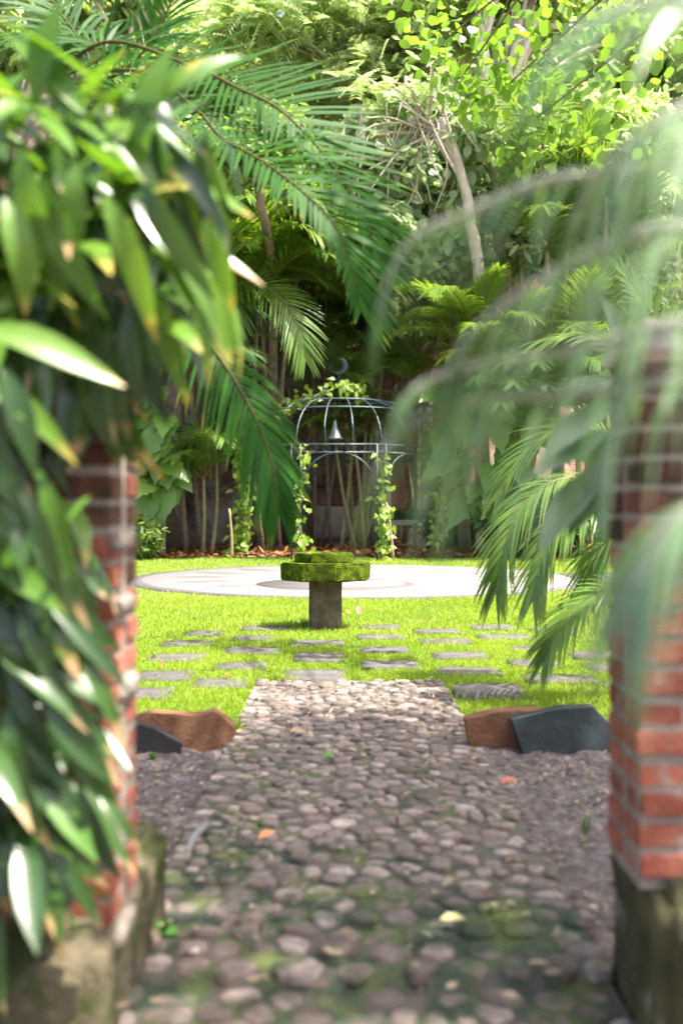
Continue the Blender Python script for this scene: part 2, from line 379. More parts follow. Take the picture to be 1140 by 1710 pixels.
tag(ob('ground', grid_mesh(-400, 400, -150, 650, 41, 41, lambda X, Y: 0 * X - .22).mesh('ground'), 'soil'), kind='structure', label='wide earth ground under the whole garden')
def soil_rise(Y): return .058 * np.clip((Y - 3.9) / 1.0, 0, 1) ** 1.3      # the soil rises towards the edging stones
def soil_bed(name, x0, x1, y0, y1, seed, label):
    n = int((x1 - x0) / .02); m = int((y1 - y0) / .02)
    o = ob(name, grid_mesh(x0, x1, y0, y1, n, m, lambda X, Y: -.075 + soil_rise(Y) + bumps(X, Y, .006, seed, 5) + bumps(X, Y, .004, seed + 1, 30)).mesh(name), 'soil')
    return tag(o, label, kind='structure')
soil_bed('soil_left', -2.6, -.55, 2.55, 5.12, 3, 'bare grey-brown soil left of the cobbled path')
soil_bed('soil_right', .64, 3.0, 2.5, 5.12, 5, 'bare grey-brown soil right of the cobbled path')

PX0, PX1, PY1 = -.575, .690, 6.93            # path edges and far end
CEN = Vector((.25, 16.7)); PR = 3.72          # round plaza
lawn = tag(ob('lawn', grid_mesh(-14, 14, 5.06, 24.0, 90, 70, lambda X, Y: -.012 + bumps(X, Y, .002, 8)).mesh('lawn'), 'lawn_soil'), 'sunlit lawn between the cobbled path and the planted bed', kind='structure')
lawn_edge = put('lawn_edge', box((0, 5.075, -.12), (28, .05, .2)), 'lawn_soil', lawn)

# pavers set in the lawn: (u0, u1, v_top, v_bottom) in the photograph
PAV = [(471, 578, 1120, 1136), (226, 321, 1122, 1136), (323, 416, 1135, 1148), (205, 289, 1150, 1166), (246, 343, 1094, 1105), (358, 447, 1107, 1118),
       (374, 468, 1081, 1091), (490, 574, 1093, 1104), (385, 460, 1062, 1070), (486, 574, 1070, 1078), (404, 486, 1046, 1052), (312, 370, 1054, 1061),
       (270, 358, 1071, 1079), (756, 877, 1145, 1167), (875, 995, 1128, 1141), (725, 835, 1115, 1128), (848, 930, 1103, 1113), (603, 700, 1106, 1117),
       (721, 815, 1091, 1100), (950, 1040, 1089, 1099), (700, 787, 1069, 1076), (846, 930, 1078, 1087), (601, 682, 1082, 1090), (980, 1060, 1110, 1122),
       (796, 882, 1060, 1067), (780, 856, 1044, 1050), (888, 960, 1050, 1058), (596, 674, 1061, 1067), (690, 766, 1051, 1057), (603, 668, 1045, 1050), (130, 214, 1108, 1119), (100, 190, 1136, 1149),
       (1010, 1120, 1142, 1158), (1070, 1160, 1072, 1080)]
pavrect = []
for i, (u0, u1, v0, v1) in enumerate(PAV):
    a, b = G(u0, v1), G(u1, v0); d = (a.y + b.y) / 2
    x0, x1 = (u0 - 570) / FPX * d, (u1 - 570) / FPX * d
    ya, yb = a.y - .02, b.y + .02
    pavrect.append((x0, x1, ya, yb))
    me = rough_box(((x0 + x1) / 2, (ya + yb) / 2, -.022 + random.uniform(-.004, .004)), (x1 - x0, yb - ya, .06), 3, .004, .006, i)
    put('paver', me, 'paver', lawn)

# round plaza
def disc(x, y, r, z, n=96, r0=0.0):
    a = np.linspace(0, 2 * np.pi, n, endpoint=False); c, s = np.cos(a), np.sin(a)
    V = np.vstack([np.stack([x + r * c, y + r * s, 0 * c + z - .05], -1), np.stack([x + r * c, y + r * s, 0 * c + z], -1), np.stack([x + r0 * c, y + r0 * s, 0 * c + z], -1)])
    j = np.arange(n); k = (j + 1) % n
    return MB().add(V, np.vstack([np.stack([j, k, n + k, n + j], -1), np.stack([n + j, n + k, 2 * n + k, 2 * n + j], -1)]))
plaza = tag(ob('plaza', None), 'round pale pebble mosaic plaza in the lawn', kind='structure'); plaza.location = (CEN.x, CEN.y, 0)
part('mosaic', disc(CEN.x, CEN.y, 3.5, .020), 'plaza', plaza)
part('kerb_ring', disc(CEN.x, CEN.y, PR, .012, 96, 3.4), 'plaza_grey', plaza)
part('grey_disc', disc(-.09, 15.25, 1.2, .024), 'plaza_grey', plaza)
part('white_disc', disc(.33, 15.35, .62, .028), 'plaza', plaza)
part('apron', disc(4.5, 16.6, 1.15, .016), 'plaza_grey', plaza)

# ------------------------------------------------------------------ cobbled path
path = tag(ob('path', grid_mesh(PX0, PX1, .6, PY1, 40, 160, lambda X, Y: -.007 - .035 * (Y < 2.58) + bumps(X, Y, .0010, 21, 9)).mesh('path'), 'path_bed'), 'cobbled path of rounded river stones with moss patches', kind='structure')
put('path_side', box((PX0 + .01, 3.77, -.12), (.02, 6.34, .19)), 'path_bed', path)
put('path_side', box((PX1 - .01, 3.77, -.12), (.02, 6.34, .19)), 'path_bed', path)
def cobbles():
    pts = []; y = .62
    rr = random.Random(5)
    while y < PY1:
        h = .072 if y > 3.2 else .098
        x = PX0 - rr.uniform(0, .06)
        while x < PX1 + .04:
            wd = rr.choice([.045, .07, .09, .12, .16, .20]) * (1.1 if y < 3.2 else .84)
            pts.append((x + wd / 2, y + h / 2 + rr.uniform(-.034, .034))); x += wd
        y += h
    pts = np.array(pts); cells = []
    for i, p in enumerate(pts):
        if not (PX0 - .02 < p[0] < PX1 + .02 and p[1] < PY1): continue
        poly = [np.array(q) for q in ((PX0 - .015, p[1] - .3), (PX1 + .015, p[1] - .3), (PX1 + .015, min(p[1] + .3, PY1 + .01)), (PX0 - .015, min(p[1] + .3, PY1 + .01)))]
        for j in np.argsort(((pts - p) ** 2).sum(1))[1:16]:
            n = pts[j] - p; c = ((pts[j] + p) / 2) @ n; new = []
            for k in range(len(poly)):
                a, b = poly[k], poly[(k + 1) % len(poly)]; fa, fb = a @ n - c, b @ n - c
                if fa <= 0: new.append(a)
                if (fa < 0) != (fb < 0): new.append(a + (b - a) * fa / (fa - fb))
            poly = new
            if len(poly) < 3: break
        if len(poly) < 3: continue
        cells.append((p, np.array(poly)))
    def stone(p, poly):
        c = poly.mean(0); n = 12
        ring = []
        # resample the outline by angle, rounding the corners
        for a in np.linspace(0, 2 * math.pi, n, endpoint=False):
            dv = np.array([math.cos(a), math.sin(a)]); best = 1e9
            for k in range(len(poly)):
                q, r_ = poly[k] - c, poly[(k + 1) % len(poly)] - c; e = r_ - q
                den = dv[0] * e[1] - dv[1] * e[0]
                if abs(den) < 1e-9: continue
                tt = (q[0] * e[1] - q[1] * e[0]) / den; uu = (q[0] * dv[1] - q[1] * dv[0]) / den
                if tt > 0 and -1e-6 <= uu <= 1 + 1e-6: best = min(best, tt)
            ring.append(best if best < 1e8 else .02)
        ring = np.array(ring); ring = np.minimum(ring, .5 * (np.roll(ring, 1) + np.roll(ring, -1)) * 1.10)
        ring = np.maximum(ring * rr.uniform(.86, 1.0) * np.array([rr.uniform(.93, 1.03) for _ in range(n)]) - .003, .01)
        A = np.linspace(0, 2 * math.pi, n, endpoint=False); D = np.stack([np.cos(A), np.sin(A)], -1)
        top = rr.uniform(-.005, .012) - (.035 if p[1] < 2.58 else 0); tilt = np.array([rr.uniform(-.06, .06), rr.uniform(-.08, .08)])
        rows = []
        for s, z in ((1.0, -.04), (.98, -.25), (.84, .72), (.5, .96)):
            q = D * ring[:, None] * s; zz = (-.025 - (.035 if p[1] < 2.58 else 0) if z == -.04 else (top - .010 if z == -.25 else top - .008 * (1 - z))) + q @ tilt + (0 if z < .3 else rr.uniform(-.002, .002))
            rows.append(np.column_stack([q + c, zz if isinstance(zz, np.ndarray) else np.full(n, zz)]))
        V = np.vstack(rows + [np.array([[c[0], c[1], top]])]); Q = []; j = np.arange(n); k = (j + 1) % n
        Q = np.vstack([np.stack([r0 * n + j, r0 * n + k, (r0 + 1) * n + k, (r0 + 1) * n + j], -1) for r0 in range(3)])
        T = np.stack([3 * n + j, 3 * n + k, np.full(n, 4 * n)], -1)
        return V, Q, T
    inview = [c for c in cells if c[0][1] > 2.28]; inview.sort(key=lambda c: (len(c[1]) and -np.ptp(c[1][:, 0]) * np.ptp(c[1][:, 1]) / c[0][1] ** 3))
    big = inview[:300]; ids = {id(c) for c in big}; rest = MB()
    for c in cells:
        V, Q, T = stone(*c)
        if id(c) in ids: ob('cobblestone', MB().add(V, Q, T, tone=0).mesh('cobblestone'), 'cobble', path)
        else: rest.add(V, Q, T, tone=rr.random())
    o = ob('small_cobbles', rest.mesh('small_cobbles'), 'cobble', path); o['kind'] = 'stuff'
cobbles()

# ------------------------------------------------------------------ grass
def grass():
    def region(n, x0f, y0, y1, seed):
        r = np.random.default_rng(seed); y = np.sqrt(r.uniform(y0 ** 2, y1 ** 2, n)); x = r.uniform(-1, 1, n) * x0f * y
        return np.stack([x, y], -1)
    mb = MB(); r = np.random.default_rng(4)
    for n, y0, y1, hgt, wd in ((185000, 5.07, 9.0, .055, .0050), (95000, 9.0, 13.2, .058, .0070), (70000, 13.2, 24.0, .060, .012)):
        p = region(n, .42, y0, y1, int(y0 * 10)); x, y = p[:, 0], p[:, 1]
        nz = np.sin(x * 3.1 + 1.3 * np.sin(y * 2.3)) * np.sin(y * 2.7 + np.sin(x * 1.9)) + .5 * np.sin(x * 9.3 + y * 4) * np.sin(y * 8.1 - x * 3)
        ok = ~((x > PX0 - .02) & (x < PX1 + .02) & (y < PY1 + .01)) & (((x - CEN.x) ** 2 + (y - CEN.y) ** 2) > (PR + .01) ** 2)
        ok &= (((x - 4.5) ** 2 + (y - 16.6) ** 2) > 1.16 ** 2)
        ok &= ~((abs(x + .15) < .15) & (abs(y - 9.95) < .15))
        sh = np.ones(n)
        for x0, x1, ya, yb in pavrect:
            m = .034 + .026 * np.sin(x * 40 + y * 31) + .03 * np.sin(x * 11 + y * 17)
            ok &= ~((x > x0 + m) & (x < x1 - m) & (y > ya + m) & (y < yb - m)) | (r.random(n) < .035)
            sh = np.where((x > x0 - .03) & (x < x1 + .03) & (y > ya - .20) & (y < ya), .78, sh)
        ok &= (nz > -1.15) | (r.random(n) < .5)
        p, nz, sh = p[ok], nz[ok], sh[ok]; k = len(p)
        near = np.clip((5.9 - p[:, 1]) / .8, 0, 1)
        L = hgt * r.uniform(.5, 1.35, k) * (1 + .22 * nz) * sh * (1 + .5 * near)
        d = nrm(np.stack([r.normal(0, .42, k), r.normal(-.05, .42, k), np.ones(k)], -1))
        base = np.column_stack([p, np.full(k, -.014)])
        nor = nrm(np.stack([r.normal(0, 1, k), r.normal(-.6, .7, k), r.normal(.3, .3, k)], -1))
        V, Q, al, idx = blades(base, d, nor, L, wd * r.uniform(.7, 1.3, k), r.uniform(.0, .5, k), 'grass')
        tone = np.clip(.5 + .34 * nz + r.normal(0, .28, k), 0, 1)
        mb.add(V, Q, along=al, tone=tone[idx])
    tag(ob('grass', mb.mesh('grass', False), 'grass'), 'short bright green lawn grass', 'grass', kind='stuff')
grass()

# ------------------------------------------------------------------ leaf litter
def litter(name, label, pts, size, mat, tone=None):
    r = np.random.default_rng(len(pts)); n = len(pts); d = r.normal(size=(n, 3)); d[:, 2] = np.abs(d[:, 2]) * .22; d = nrm(d)
    nor = nrm(np.stack([r.normal(0, .25, n), r.normal(0, .25, n), np.ones(n)], -1))
    V, Q, al, idx = blades(pts, d, nor, size * r.uniform(.5, 1.3, n), size * .55 * r.uniform(.6, 1.2, n), r.uniform(-.1, .3, n), 'oval', .25)
    tg = r.random(n) if tone is None else tone
    return tag(ob(name, MB().add(V, Q, along=al, tone=tg[idx]).mesh(name), mat), label, 'leaves', kind='stuff')
r = np.random.default_rng(3)
n = 9000; litter('bed_leaves', 'brown dead leaves covering the bed under the iron gazebo', np.column_stack([r.uniform(-9, 9, n), r.uniform(23.2, 29.5, n), r.uniform(.02, .09, n)]), .2, 'dead_leaf')
n = 380; litter('path_leaves', 'small fallen leaves scattered over the cobbles', np.column_stack([r.uniform(-.55, .66, n), 2.3 + 4.6 * r.random(n) ** .8, np.full(n, .026)]), .042, 'litter')
n = 2200
xs = np.concatenate([r.uniform(-1.6, -.6, n // 2), r.uniform(.74, 1.9, n // 2)])
litter('soil_leaves', 'small leaf scraps lying on the bare soil', np.column_stack([xs, (ys := r.uniform(2.6, 4.9, n)), -.056 + soil_rise(ys)]), .028, 'litter')
n = 70; litter('lawn_leaves', 'few dry leaves dropped on the lawn', np.column_stack([r.uniform(-3, 3, n), r.uniform(6.5, 13, n), np.full(n, .04)]), .06, 'dead_leaf')
bed = tag(ob('planting_bed', grid_mesh(-16, 16, 23.3, 31, 60, 20, lambda X, Y: .012 + bumps(X, Y, .004, 31, 2)).mesh('bed'), 'soil'), 'earth bed below the old brick wall', kind='structure')

# ------------------------------------------------------------------ stone basin
bx, by = -.155, 9.97
basin = thing('birdbath', 'mossy stone birdbath of octagonal basin on square pedestal in the lawn', 'birdbath', (bx, by, 0))
put('pedestal', rough_box((bx, by, .24), (.318, .30, .56), 8, .006, .012, 2), 'pedestal', basin)
def prism(cx, cy, z0, z1, rx, ry, n, rot, bev, name, hole=None, hz=0, amp=.008, seed=1):
    bm = bmesh.new()
    ang = [rot + 2 * math.pi * k / n for k in range(n)]
    lo = [bm.verts.new((cx + rx * math.cos(a), cy + ry * math.sin(a), z0)) for a in ang]
    hi = [bm.verts.new((cx + rx * math.cos(a), cy + ry * math.sin(a), z1)) for a in ang]
    bm.faces.new(lo[::-1])
    for k in range(n): bm.faces.new((lo[k], lo[(k + 1) % n], hi[(k + 1) % n], hi[k]))
    if hole:
        ih = [bm.verts.new((cx + rx * hole * math.cos(a), cy + ry * hole * math.sin(a), z1)) for a in ang]
        il = [bm.verts.new((cx + rx * hole * .85 * math.cos(a), cy + ry * hole * .85 * math.sin(a), z1 - hz)) for a in ang]
        for k in range(n):
            j = (k + 1) % n; bm.faces.new((hi[k], hi[j], ih[j], ih[k])); bm.faces.new((ih[k], ih[j], il[j], il[k]))
        bm.faces.new(il)
    else: bm.faces.new(hi)
    bmesh.ops.bevel(bm, geom=bm.edges[:], offset=bev, segments=2, affect='EDGES')
    bmesh.ops.triangulate(bm, faces=[f for f in bm.faces if len(f.verts) > 4])
    for _ in range(3):
        bmesh.ops.subdivide_edges(bm, edges=[e for e in bm.edges if e.calc_length() > .035], cuts=1)
    bmesh.ops.triangulate(bm, faces=bm.faces[:])
    from mathutils import noise as mn
    for v in bm.verts: v.co += amp * Vector(mn.noise_vector(v.co * 9 + Vector((seed, 0, 0)))) + .5 * amp * Vector(mn.noise_vector(v.co * 30))
    me = bpy.data.meshes.new(name); bm.to_mesh(me); bm.free()
    me.polygons.foreach_set('use_smooth', [True] * len(me.polygons)); me.set_sharp_from_angle(angle=R(32)); return me
put('slab', prism(bx, by, .47, .645, .46, .40, 8, R(14), .014, 'slab', amp=.004), 'moss_stone', basin)
put('rim', prism(bx - .015, by + .02, .64, .735, .31, .29, 8, R(20), .012, 'rim', .8, .05, .004, 5), 'moss_stone', basin)

# ------------------------------------------------------------------ edging stones at the lawn's end
def slab_stone(name, label, uv, d, thick, lean, mat, dz=0):
    pts = [P(u, v, d) for u, v in uv]; zb = min(p.z for p in pts)
    bm = bmesh.new()
    f = bm.faces.new([bm.verts.new((p.x, p.y + (p.z - zb) * lean, p.z)) for p in pts])
    ext = bmesh.ops.extrude_face_region(bm, geom=[f])
    bmesh.ops.translate(bm, vec=(0, thick, 0), verts=[g for g in ext['geom'] if isinstance(g, bmesh.types.BMVert)])
    bmesh.ops.recalc_face_normals(bm, faces=bm.faces[:])
    bmesh.ops.bevel(bm, geom=[e for e in bm.edges if len(e.link_faces) == 2 and e.calc_face_angle() > .6], offset=.004, segments=1, affect='EDGES')
    bmesh.ops.triangulate(bm, faces=[f for f in bm.faces if len(f.verts) > 4])
    for _ in range(4): bmesh.ops.subdivide_edges(bm, edges=[e for e in bm.edges if e.calc_length() > .03], cuts=1)
    bmesh.ops.triangulate(bm, faces=bm.faces[:])
    from mathutils import noise as mn
    for v in bm.verts: v.co += .006 * Vector(mn.noise_vector(v.co * 9)) + .0025 * Vector(mn.noise_vector(v.co * 45))
    me = bpy.data.meshes.new(name); bm.to_mesh(me); bm.free(); me.polygons.foreach_set('use_smooth', [True] * len(me.polygons)); me.set_sharp_from_angle(angle=R(28))
    return tag(ob(name, me, mat), label, 'stone', 'broken stone slabs edging the lawn')
z5 = lambda a: [(200 + x * .386, 880 + y * .386) for x, y in a]
z6 = lambda a: [(580 + x * .386, 880 + y * .386) for x, y in a]
slab_stone('edging_stone', 'sunlit rusty brown broken slab leaning at the left lawn edge', z5([(40, 840), (110, 815), (200, 822), (300, 830), (345, 825), (400, 808), (440, 835), (485, 872), (492, 905), (465, 962), (440, 1060), (40, 1060)]), 5.02, .09, .25, 'brown_rock')
slab_stone('edging_stone', 'dark charcoal slab piece in front of the rusty brown one', z5([(20, 850), (80, 862), (170, 892), (265, 944), (250, 1060), (20, 1060)]), 4.90, .05, .2, 'dark_rock')
slab_stone('edging_stone', 'shaded dark brown slab at the right lawn edge beside the path', z6([(513, 842), (620, 812), (760, 802), (852, 800), (860, 1060), (556, 1060), (520, 900)]), 5.02, .09, .15, 'brown_rock')
slab_stone('edging_stone', 'long blue black slate slab lying at the right lawn edge', z6([(715, 846), (860, 812), (950, 796), (1080, 790), (1135, 850), (1190, 870), (1190, 1060), (785, 1060)]), 4.92, .07, .25, 'slate')

# ------------------------------------------------------------------ brick gate piers
def brick_mesh(l, w_, h, k):
    me = rough_box((0, 0, 0), (l, w_, h), 2, .0022, .004, k); me.set_sharp_from_angle(angle=R(24)); return me
BR = {}
def pier(name, label, xin, sgn, zb, ztop, y0, y1, xlen, rows_label, seed, plinth_parts):
    """wall from xin outwards (sgn = side), bricks from zb up; its plinth below"""
    t = thing(name, label, 'brick pier', (xin + sgn * xlen / 2, (y0 + y1) / 2, 0))
    rr = random.Random(seed); ch = .0685; L, W, H = .235, .115, .052; ym = (y0 + y1) / 2
    rows = int((ztop - zb) / ch)
    core = box((xin + sgn * (xlen / 2 + .009), ym, (zb + zb + rows * ch) / 2 - .02), (xlen - .004, y1 - y0 - .013, rows * ch + .02))
    put('mortar_core', core, 'mortar', t)
    for r_ in range(rows):
        z = zb + r_ * ch + H / 2
        x = 0.0; stag = (r_ % 2)
        # both long faces: stretchers, alternating with headers at the jamb
        first = True
        while x < xlen - .05:
            l = (W if (stag and first) else L); first = False
            l2 = min(l, xlen - x)
            for face, yy in ((0, y0 + W / 2), (1, y1 - W / 2)):
                if face == 1 and x > .4: continue
                bmat = 'brick_shaded' if z + rr.gauss(0, .09) > 1.08 else 'brick'; key = (round(l2, 2), rr.randrange(4), bmat)
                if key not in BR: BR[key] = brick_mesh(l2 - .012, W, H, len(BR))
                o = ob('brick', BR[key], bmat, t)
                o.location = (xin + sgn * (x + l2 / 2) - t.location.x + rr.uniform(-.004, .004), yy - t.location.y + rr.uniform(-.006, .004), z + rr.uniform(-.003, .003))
                o.rotation_euler = (rr.uniform(-.02, .02), rr.uniform(-.015, .015), rr.uniform(-.02, .02))
            x += l2
    for a in plinth_parts: put(a[0], rough_box(a[1], a[2], 8, a[3], .035, seed), a[4], t)
    return t
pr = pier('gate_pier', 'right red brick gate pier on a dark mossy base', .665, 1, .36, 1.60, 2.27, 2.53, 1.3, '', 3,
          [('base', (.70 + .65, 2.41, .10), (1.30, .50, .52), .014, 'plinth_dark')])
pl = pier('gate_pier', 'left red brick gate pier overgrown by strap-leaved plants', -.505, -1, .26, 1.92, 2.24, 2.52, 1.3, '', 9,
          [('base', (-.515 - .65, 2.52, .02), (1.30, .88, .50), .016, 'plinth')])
put('cap_stone', rough_box((1.32, 2.40, 1.58), (1.32, .36, .09), 5, .012, .02, 4), 'bench_stone', pr)
# loose plaster patches on the left pier
for k, (u, v, sx, sz) in enumerate(((205, 900, .05, .04), (208, 1010, .05, .035), (196, 1150, .06, .05), (150, 1545, .10, .04))):
    p = P(u, v, 2.36); put('plaster_patch', rough_box((-.508, p.y + random.uniform(-.06, .06), p.z), (.03, .10 + sx, sz), 2, .006, .006, k), 'mortar', pl)

# ------------------------------------------------------------------ strap-leaved plants on the left pier
def strap_mesh(k, L, wd, droop, fold=.28):
    rr = np.random.default_rng(k)
    V, Q, al, idx = blades([[0, 0, 0]], [[1, 0, 0]], [[0, 0, 1]], L, wd, droop, PROF['strap'], fold)
    V[:, 2] += .06 * L * np.sin(al * 5 + k) * .4; V[:, 1] += .04 * L * np.sin(al * 3 + k)
    return MB().add(V, Q, along=al, tone=rr.random()).mesh('strap_leaf')
STRAP = [strap_mesh(k, 1.0, random.uniform(.22, .30), random.choice([.15, .35, .55, .75])) for k in range(10)]
STRAPY = [m.copy() for m in STRAP]
for m in STRAP: m.materials.append(MATS['strap'])
for m in STRAPY: m.materials.append(MATS['strap_young'])
def leaf_at(parent, base, d, L, nor=None, young=False, name='leaf'):
    d = Vector(d).normalized(); nor = Vector(nor) if nor is not None else Vector((random.gauss(0, .4), -.6 + random.gauss(0, .3), 1))
    y = nor.cross(d).normalized(); z = d.cross(y)
    m = Matrix(((d.x, y.x, z.x, 0), (d.y, y.y, z.y, 0), (d.z, y.z, z.z, 0), (0, 0, 0, 1)))
    o = bpy.data.objects.new(name, random.choice(STRAPY if young else STRAP)); COL.objects.link(o); o.parent = parent
    o.matrix_local = Matrix.Translation(Vector(base) - parent.location) @ m @ Matrix.Diagonal((L, L * random.uniform(.8, 1.15), L, 1))
    return o
random.seed(21)
up = thing('strap_leaf_plant', 'dense glossy strap-leaved plant spilling over the top of the left pier', 'plant', (-.80, 2.35, 1.90))
def stem(parent, a, b, rad, name='stem', mat='twig', mid=(0, 0, 0)):
    m = (Vector(a) + Vector(b)) / 2 + Vector(mid)
    return part(name, MB().add(*tube(curve([a, m, b], 8), np.linspace(rad, rad * .6, 8), 6)), mat, parent)
for k in range(9):
    x = -.5 - k * .09; stem(up, (x, 2.38, 1.90), (x + random.uniform(-.03, .05), 2.2 + random.uniform(-.1, .08), 2.08), .012)
for k in range(260):   # crown: rising then hanging leaves, toward the camera and the opening
    bxx = random.uniform(-.95, -.40); bz = random.uniform(1.58, 2.02); byy = random.uniform(1.98, 2.30)
    a = random.random()
    if a < .30: d = (random.gauss(.25, .5), random.gauss(-.5, .3), random.uniform(.3, 1.1)); yng = True; bz += .04
    elif a < .62: d = (random.gauss(.35, .45), random.gauss(-.7, .3), random.uniform(-.4, .3)); yng = random.random() < .5
    else: d = (random.gauss(.15, .3), random.gauss(-.35, .25), -1); yng = random.random() < .25
    leaf_at(up, (bxx, byy, bz), d, random.uniform(.16, .27), young=yng)
for k in range(34):    # outer curtain on the opening's side
    p = P(random.uniform(230, 350), random.uniform(150, 480), random.uniform(1.95, 2.3))
    leaf_at(up, p, (random.gauss(.25, .25), random.gauss(-.2, .3), random.uniform(-1.2, -.3)), random.uniform(.14, .24), young=random.random() < .5)
for (u0, v0, u1, v1, L) in ((205, 200, 330, 60, .20), (150, 190, 30, 40, .2), (120, 220, 60, 60, .2), (240, 240, 260, 90, .2), (255, 185, 300, 100, .19), (60, 180, 90, 20, .18)):
    a, b = P(u0, v0, 2.0), P(u1, v1, 1.95); leaf_at(up, a, b - a, (b - a).length * 1.15, nor=(0, -1, .4), young=True)
for (u0, v0, u1, v1) in ((40, 250, 20, 470), (120, 270, 110, 450), (240, 310, 285, 455), (75, 300, 130, 480), (180, 330, 230, 500), (20, 330, 50, 470)):
    a, b = P(u0, v0, 1.85), P(u1, v1, 1.80); leaf_at(up, a, b - a, (b - a).length * 1.05, nor=(random.gauss(0, .25), -1, .25), young=random.random() < .5)
mid = thing('strap_leaf_plant', 'sparse strap-leaved plant halfway up the left pier with hanging dry leaf', 'plant', (-.75, 2.24, 1.40))
for (u0, v0, u1, v1, dd, yng) in ((-40, 560, 175, 580, 1.75, True), (-30, 640, 90, 700, 1.8, True), (0, 620, 60, 760, 1.8, False), (60, 790, 120, 930, 1.85, True), (30, 820, 110, 960, 1.8, False), (150, 830, 110, 850, 1.9, True), (-20, 740, 40, 860, 1.8, False), (190, 560, 215, 690, 2.05, False), (215, 500, 225, 650, 2.0, False)):
    a, b = P(u0, v0, dd), P(u1, v1, dd - .05); leaf_at(mid, a, b - a, (b - a).length * 1.05, nor=(random.gauss(0, .2), -1, .7), young=yng)
for k in range(4): stem(mid, P(10 + 25 * k, 780 - 30 * k, 2.2), P(20 + 30 * k, 640 - 20 * k, 2.0), .008)
for k in range(70): leaf_at(mid, (random.uniform(-.95, -.64), random.uniform(2.0, 2.24), random.uniform(1.25, 1.7)), (random.gauss(0, .4), random.gauss(-.3, .2), -1), random.uniform(.12, .2))
for k in range(46):
    p = P(random.uniform(40, 215), random.uniform(480, 640), random.uniform(2.05, 2.2)); leaf_at(mid, p, (random.gauss(0, .25), random.gauss(-.15, .15), -1), random.uniform(.13, .24))
low = thing('strap_leaf_plant', 'dark glossy strap-leaved plant hanging down the lower left pier', 'plant', (-.80, 2.24, .90))
for k in range(6): stem(low, (-.62 - k * .1, 2.26, .75 + .05 * (k % 3)), (-.60 - k * .1, 2.05, .95 + .04 * (k % 2)), .009)
for k in range(270):
    bxx = random.uniform(-.98, -.58); bz = random.uniform(.50, 1.22); byy = random.uniform(1.92, 2.22)
    leaf_at(low, (bxx, byy, bz), (random.gauss(.45, .4), random.gauss(-.35, .3), random.uniform(-1.1, -.1)), random.uniform(.15, .25), young=random.random() < .10)
for (u0, v0, u1, v1) in ((20, 1010, 95, 1130), (90, 1020, 220, 1110), (0, 1110, 110, 1260), (0, 1200, 90, 1400), (130, 1090, 225, 1190), (110, 1210, 200, 1360), (130, 1310, 190, 1480), (0, 1420, 60, 1560), (60, 1150, 190, 1290), (170, 1330, 225, 1400), (20, 950, 110, 1060)):
    a, b = P(u0, v0, 1.92), P(u1, v1, 1.88); leaf_at(low, a, b - a, (b - a).length * 1.02, nor=(random.gauss(.1, .2), -.8, .8))

# ------------------------------------------------------------------ palm fronds
def frond_arrays(pts, upv, npairs, Lmax, wd, droop, lift=.25, s0=.12, seed=0, tipang=22, baseang=72, prof='leaflet', jit=.06, lower=1.0):
    rr = np.random.default_rng(seed)
    c = curve(pts, 60); tg = nrm(np.gradient(c, axis=0))
    s = np.linspace(s0, .985, npairs); ii = s * 59; i0 = np.clip(ii.astype(int), 0, 58); f = (ii - i0)[:, None]
    p = c[i0] * (1 - f) + c[i0 + 1] * f; t = nrm(tg[i0] * (1 - f) + tg[i0 + 1] * f)
    upv = np.asarray(upv, float); b = nrm(np.cross(t, upv)); nn = np.cross(b, t)
    B, D, N, LL = [], [], [], []
    for sd in (1, -1):
        a = np.radians(baseang + (tipang - baseang) * s ** 1.2)[:, None] * (1 + rr.normal(0, jit, (npairs, 1)))
        lf = lift + rr.normal(0, jit * 1.5, (npairs, 1))
        D.append(nrm(np.cos(a) * t + np.sin(a) * (sd * b * np.cos(lf) + nn * np.sin(lf)))); B.append(p); N.append(nn)
        LL.append(Lmax * np.sin(np.pi * (.18 + .70 * s)) ** .8 * rr.uniform(.9, 1.08, npairs) * (1 if sd == -1 else lower))
    B, D, N, LL = np.vstack(B), np.vstack(D), np.vstack(N), np.concatenate(LL)
    V, Q, al, idx = blades(B, D, N, LL, wd * rr.uniform(.85, 1.1, len(B)), droop * rr.uniform(.7, 1.3, len(B)), prof)
    return c, V, Q, al, idx, rr.random(len(B))
def hero_frond(parent, pts, mat, split=False, rad=.011, **kw):
    c, V, Q, al, idx, tone = frond_arrays(pts, **kw)
    tb = tube(c, np.linspace(rad, rad * .25, len(c)), 7)
    if not split:
        return part('frond', MB().add(*tb, wood=1).add(V, Q, along=al, tone=tone[idx]), mat, parent)
    fr = part('frond', MB().add(*tb, wood=1), mat, parent)
    k = len(V) // (idx.max() + 1); q = len(Q) // (idx.max() + 1)
    for i in range(idx.max() + 1):
        part('leaflet', MB().add(V[i * k:(i + 1) * k], Q[i * q:(i + 1) * q] - i * k, along=al[i * k:(i + 1) * k], tone=tone[i]), mat, fr)
    return fr

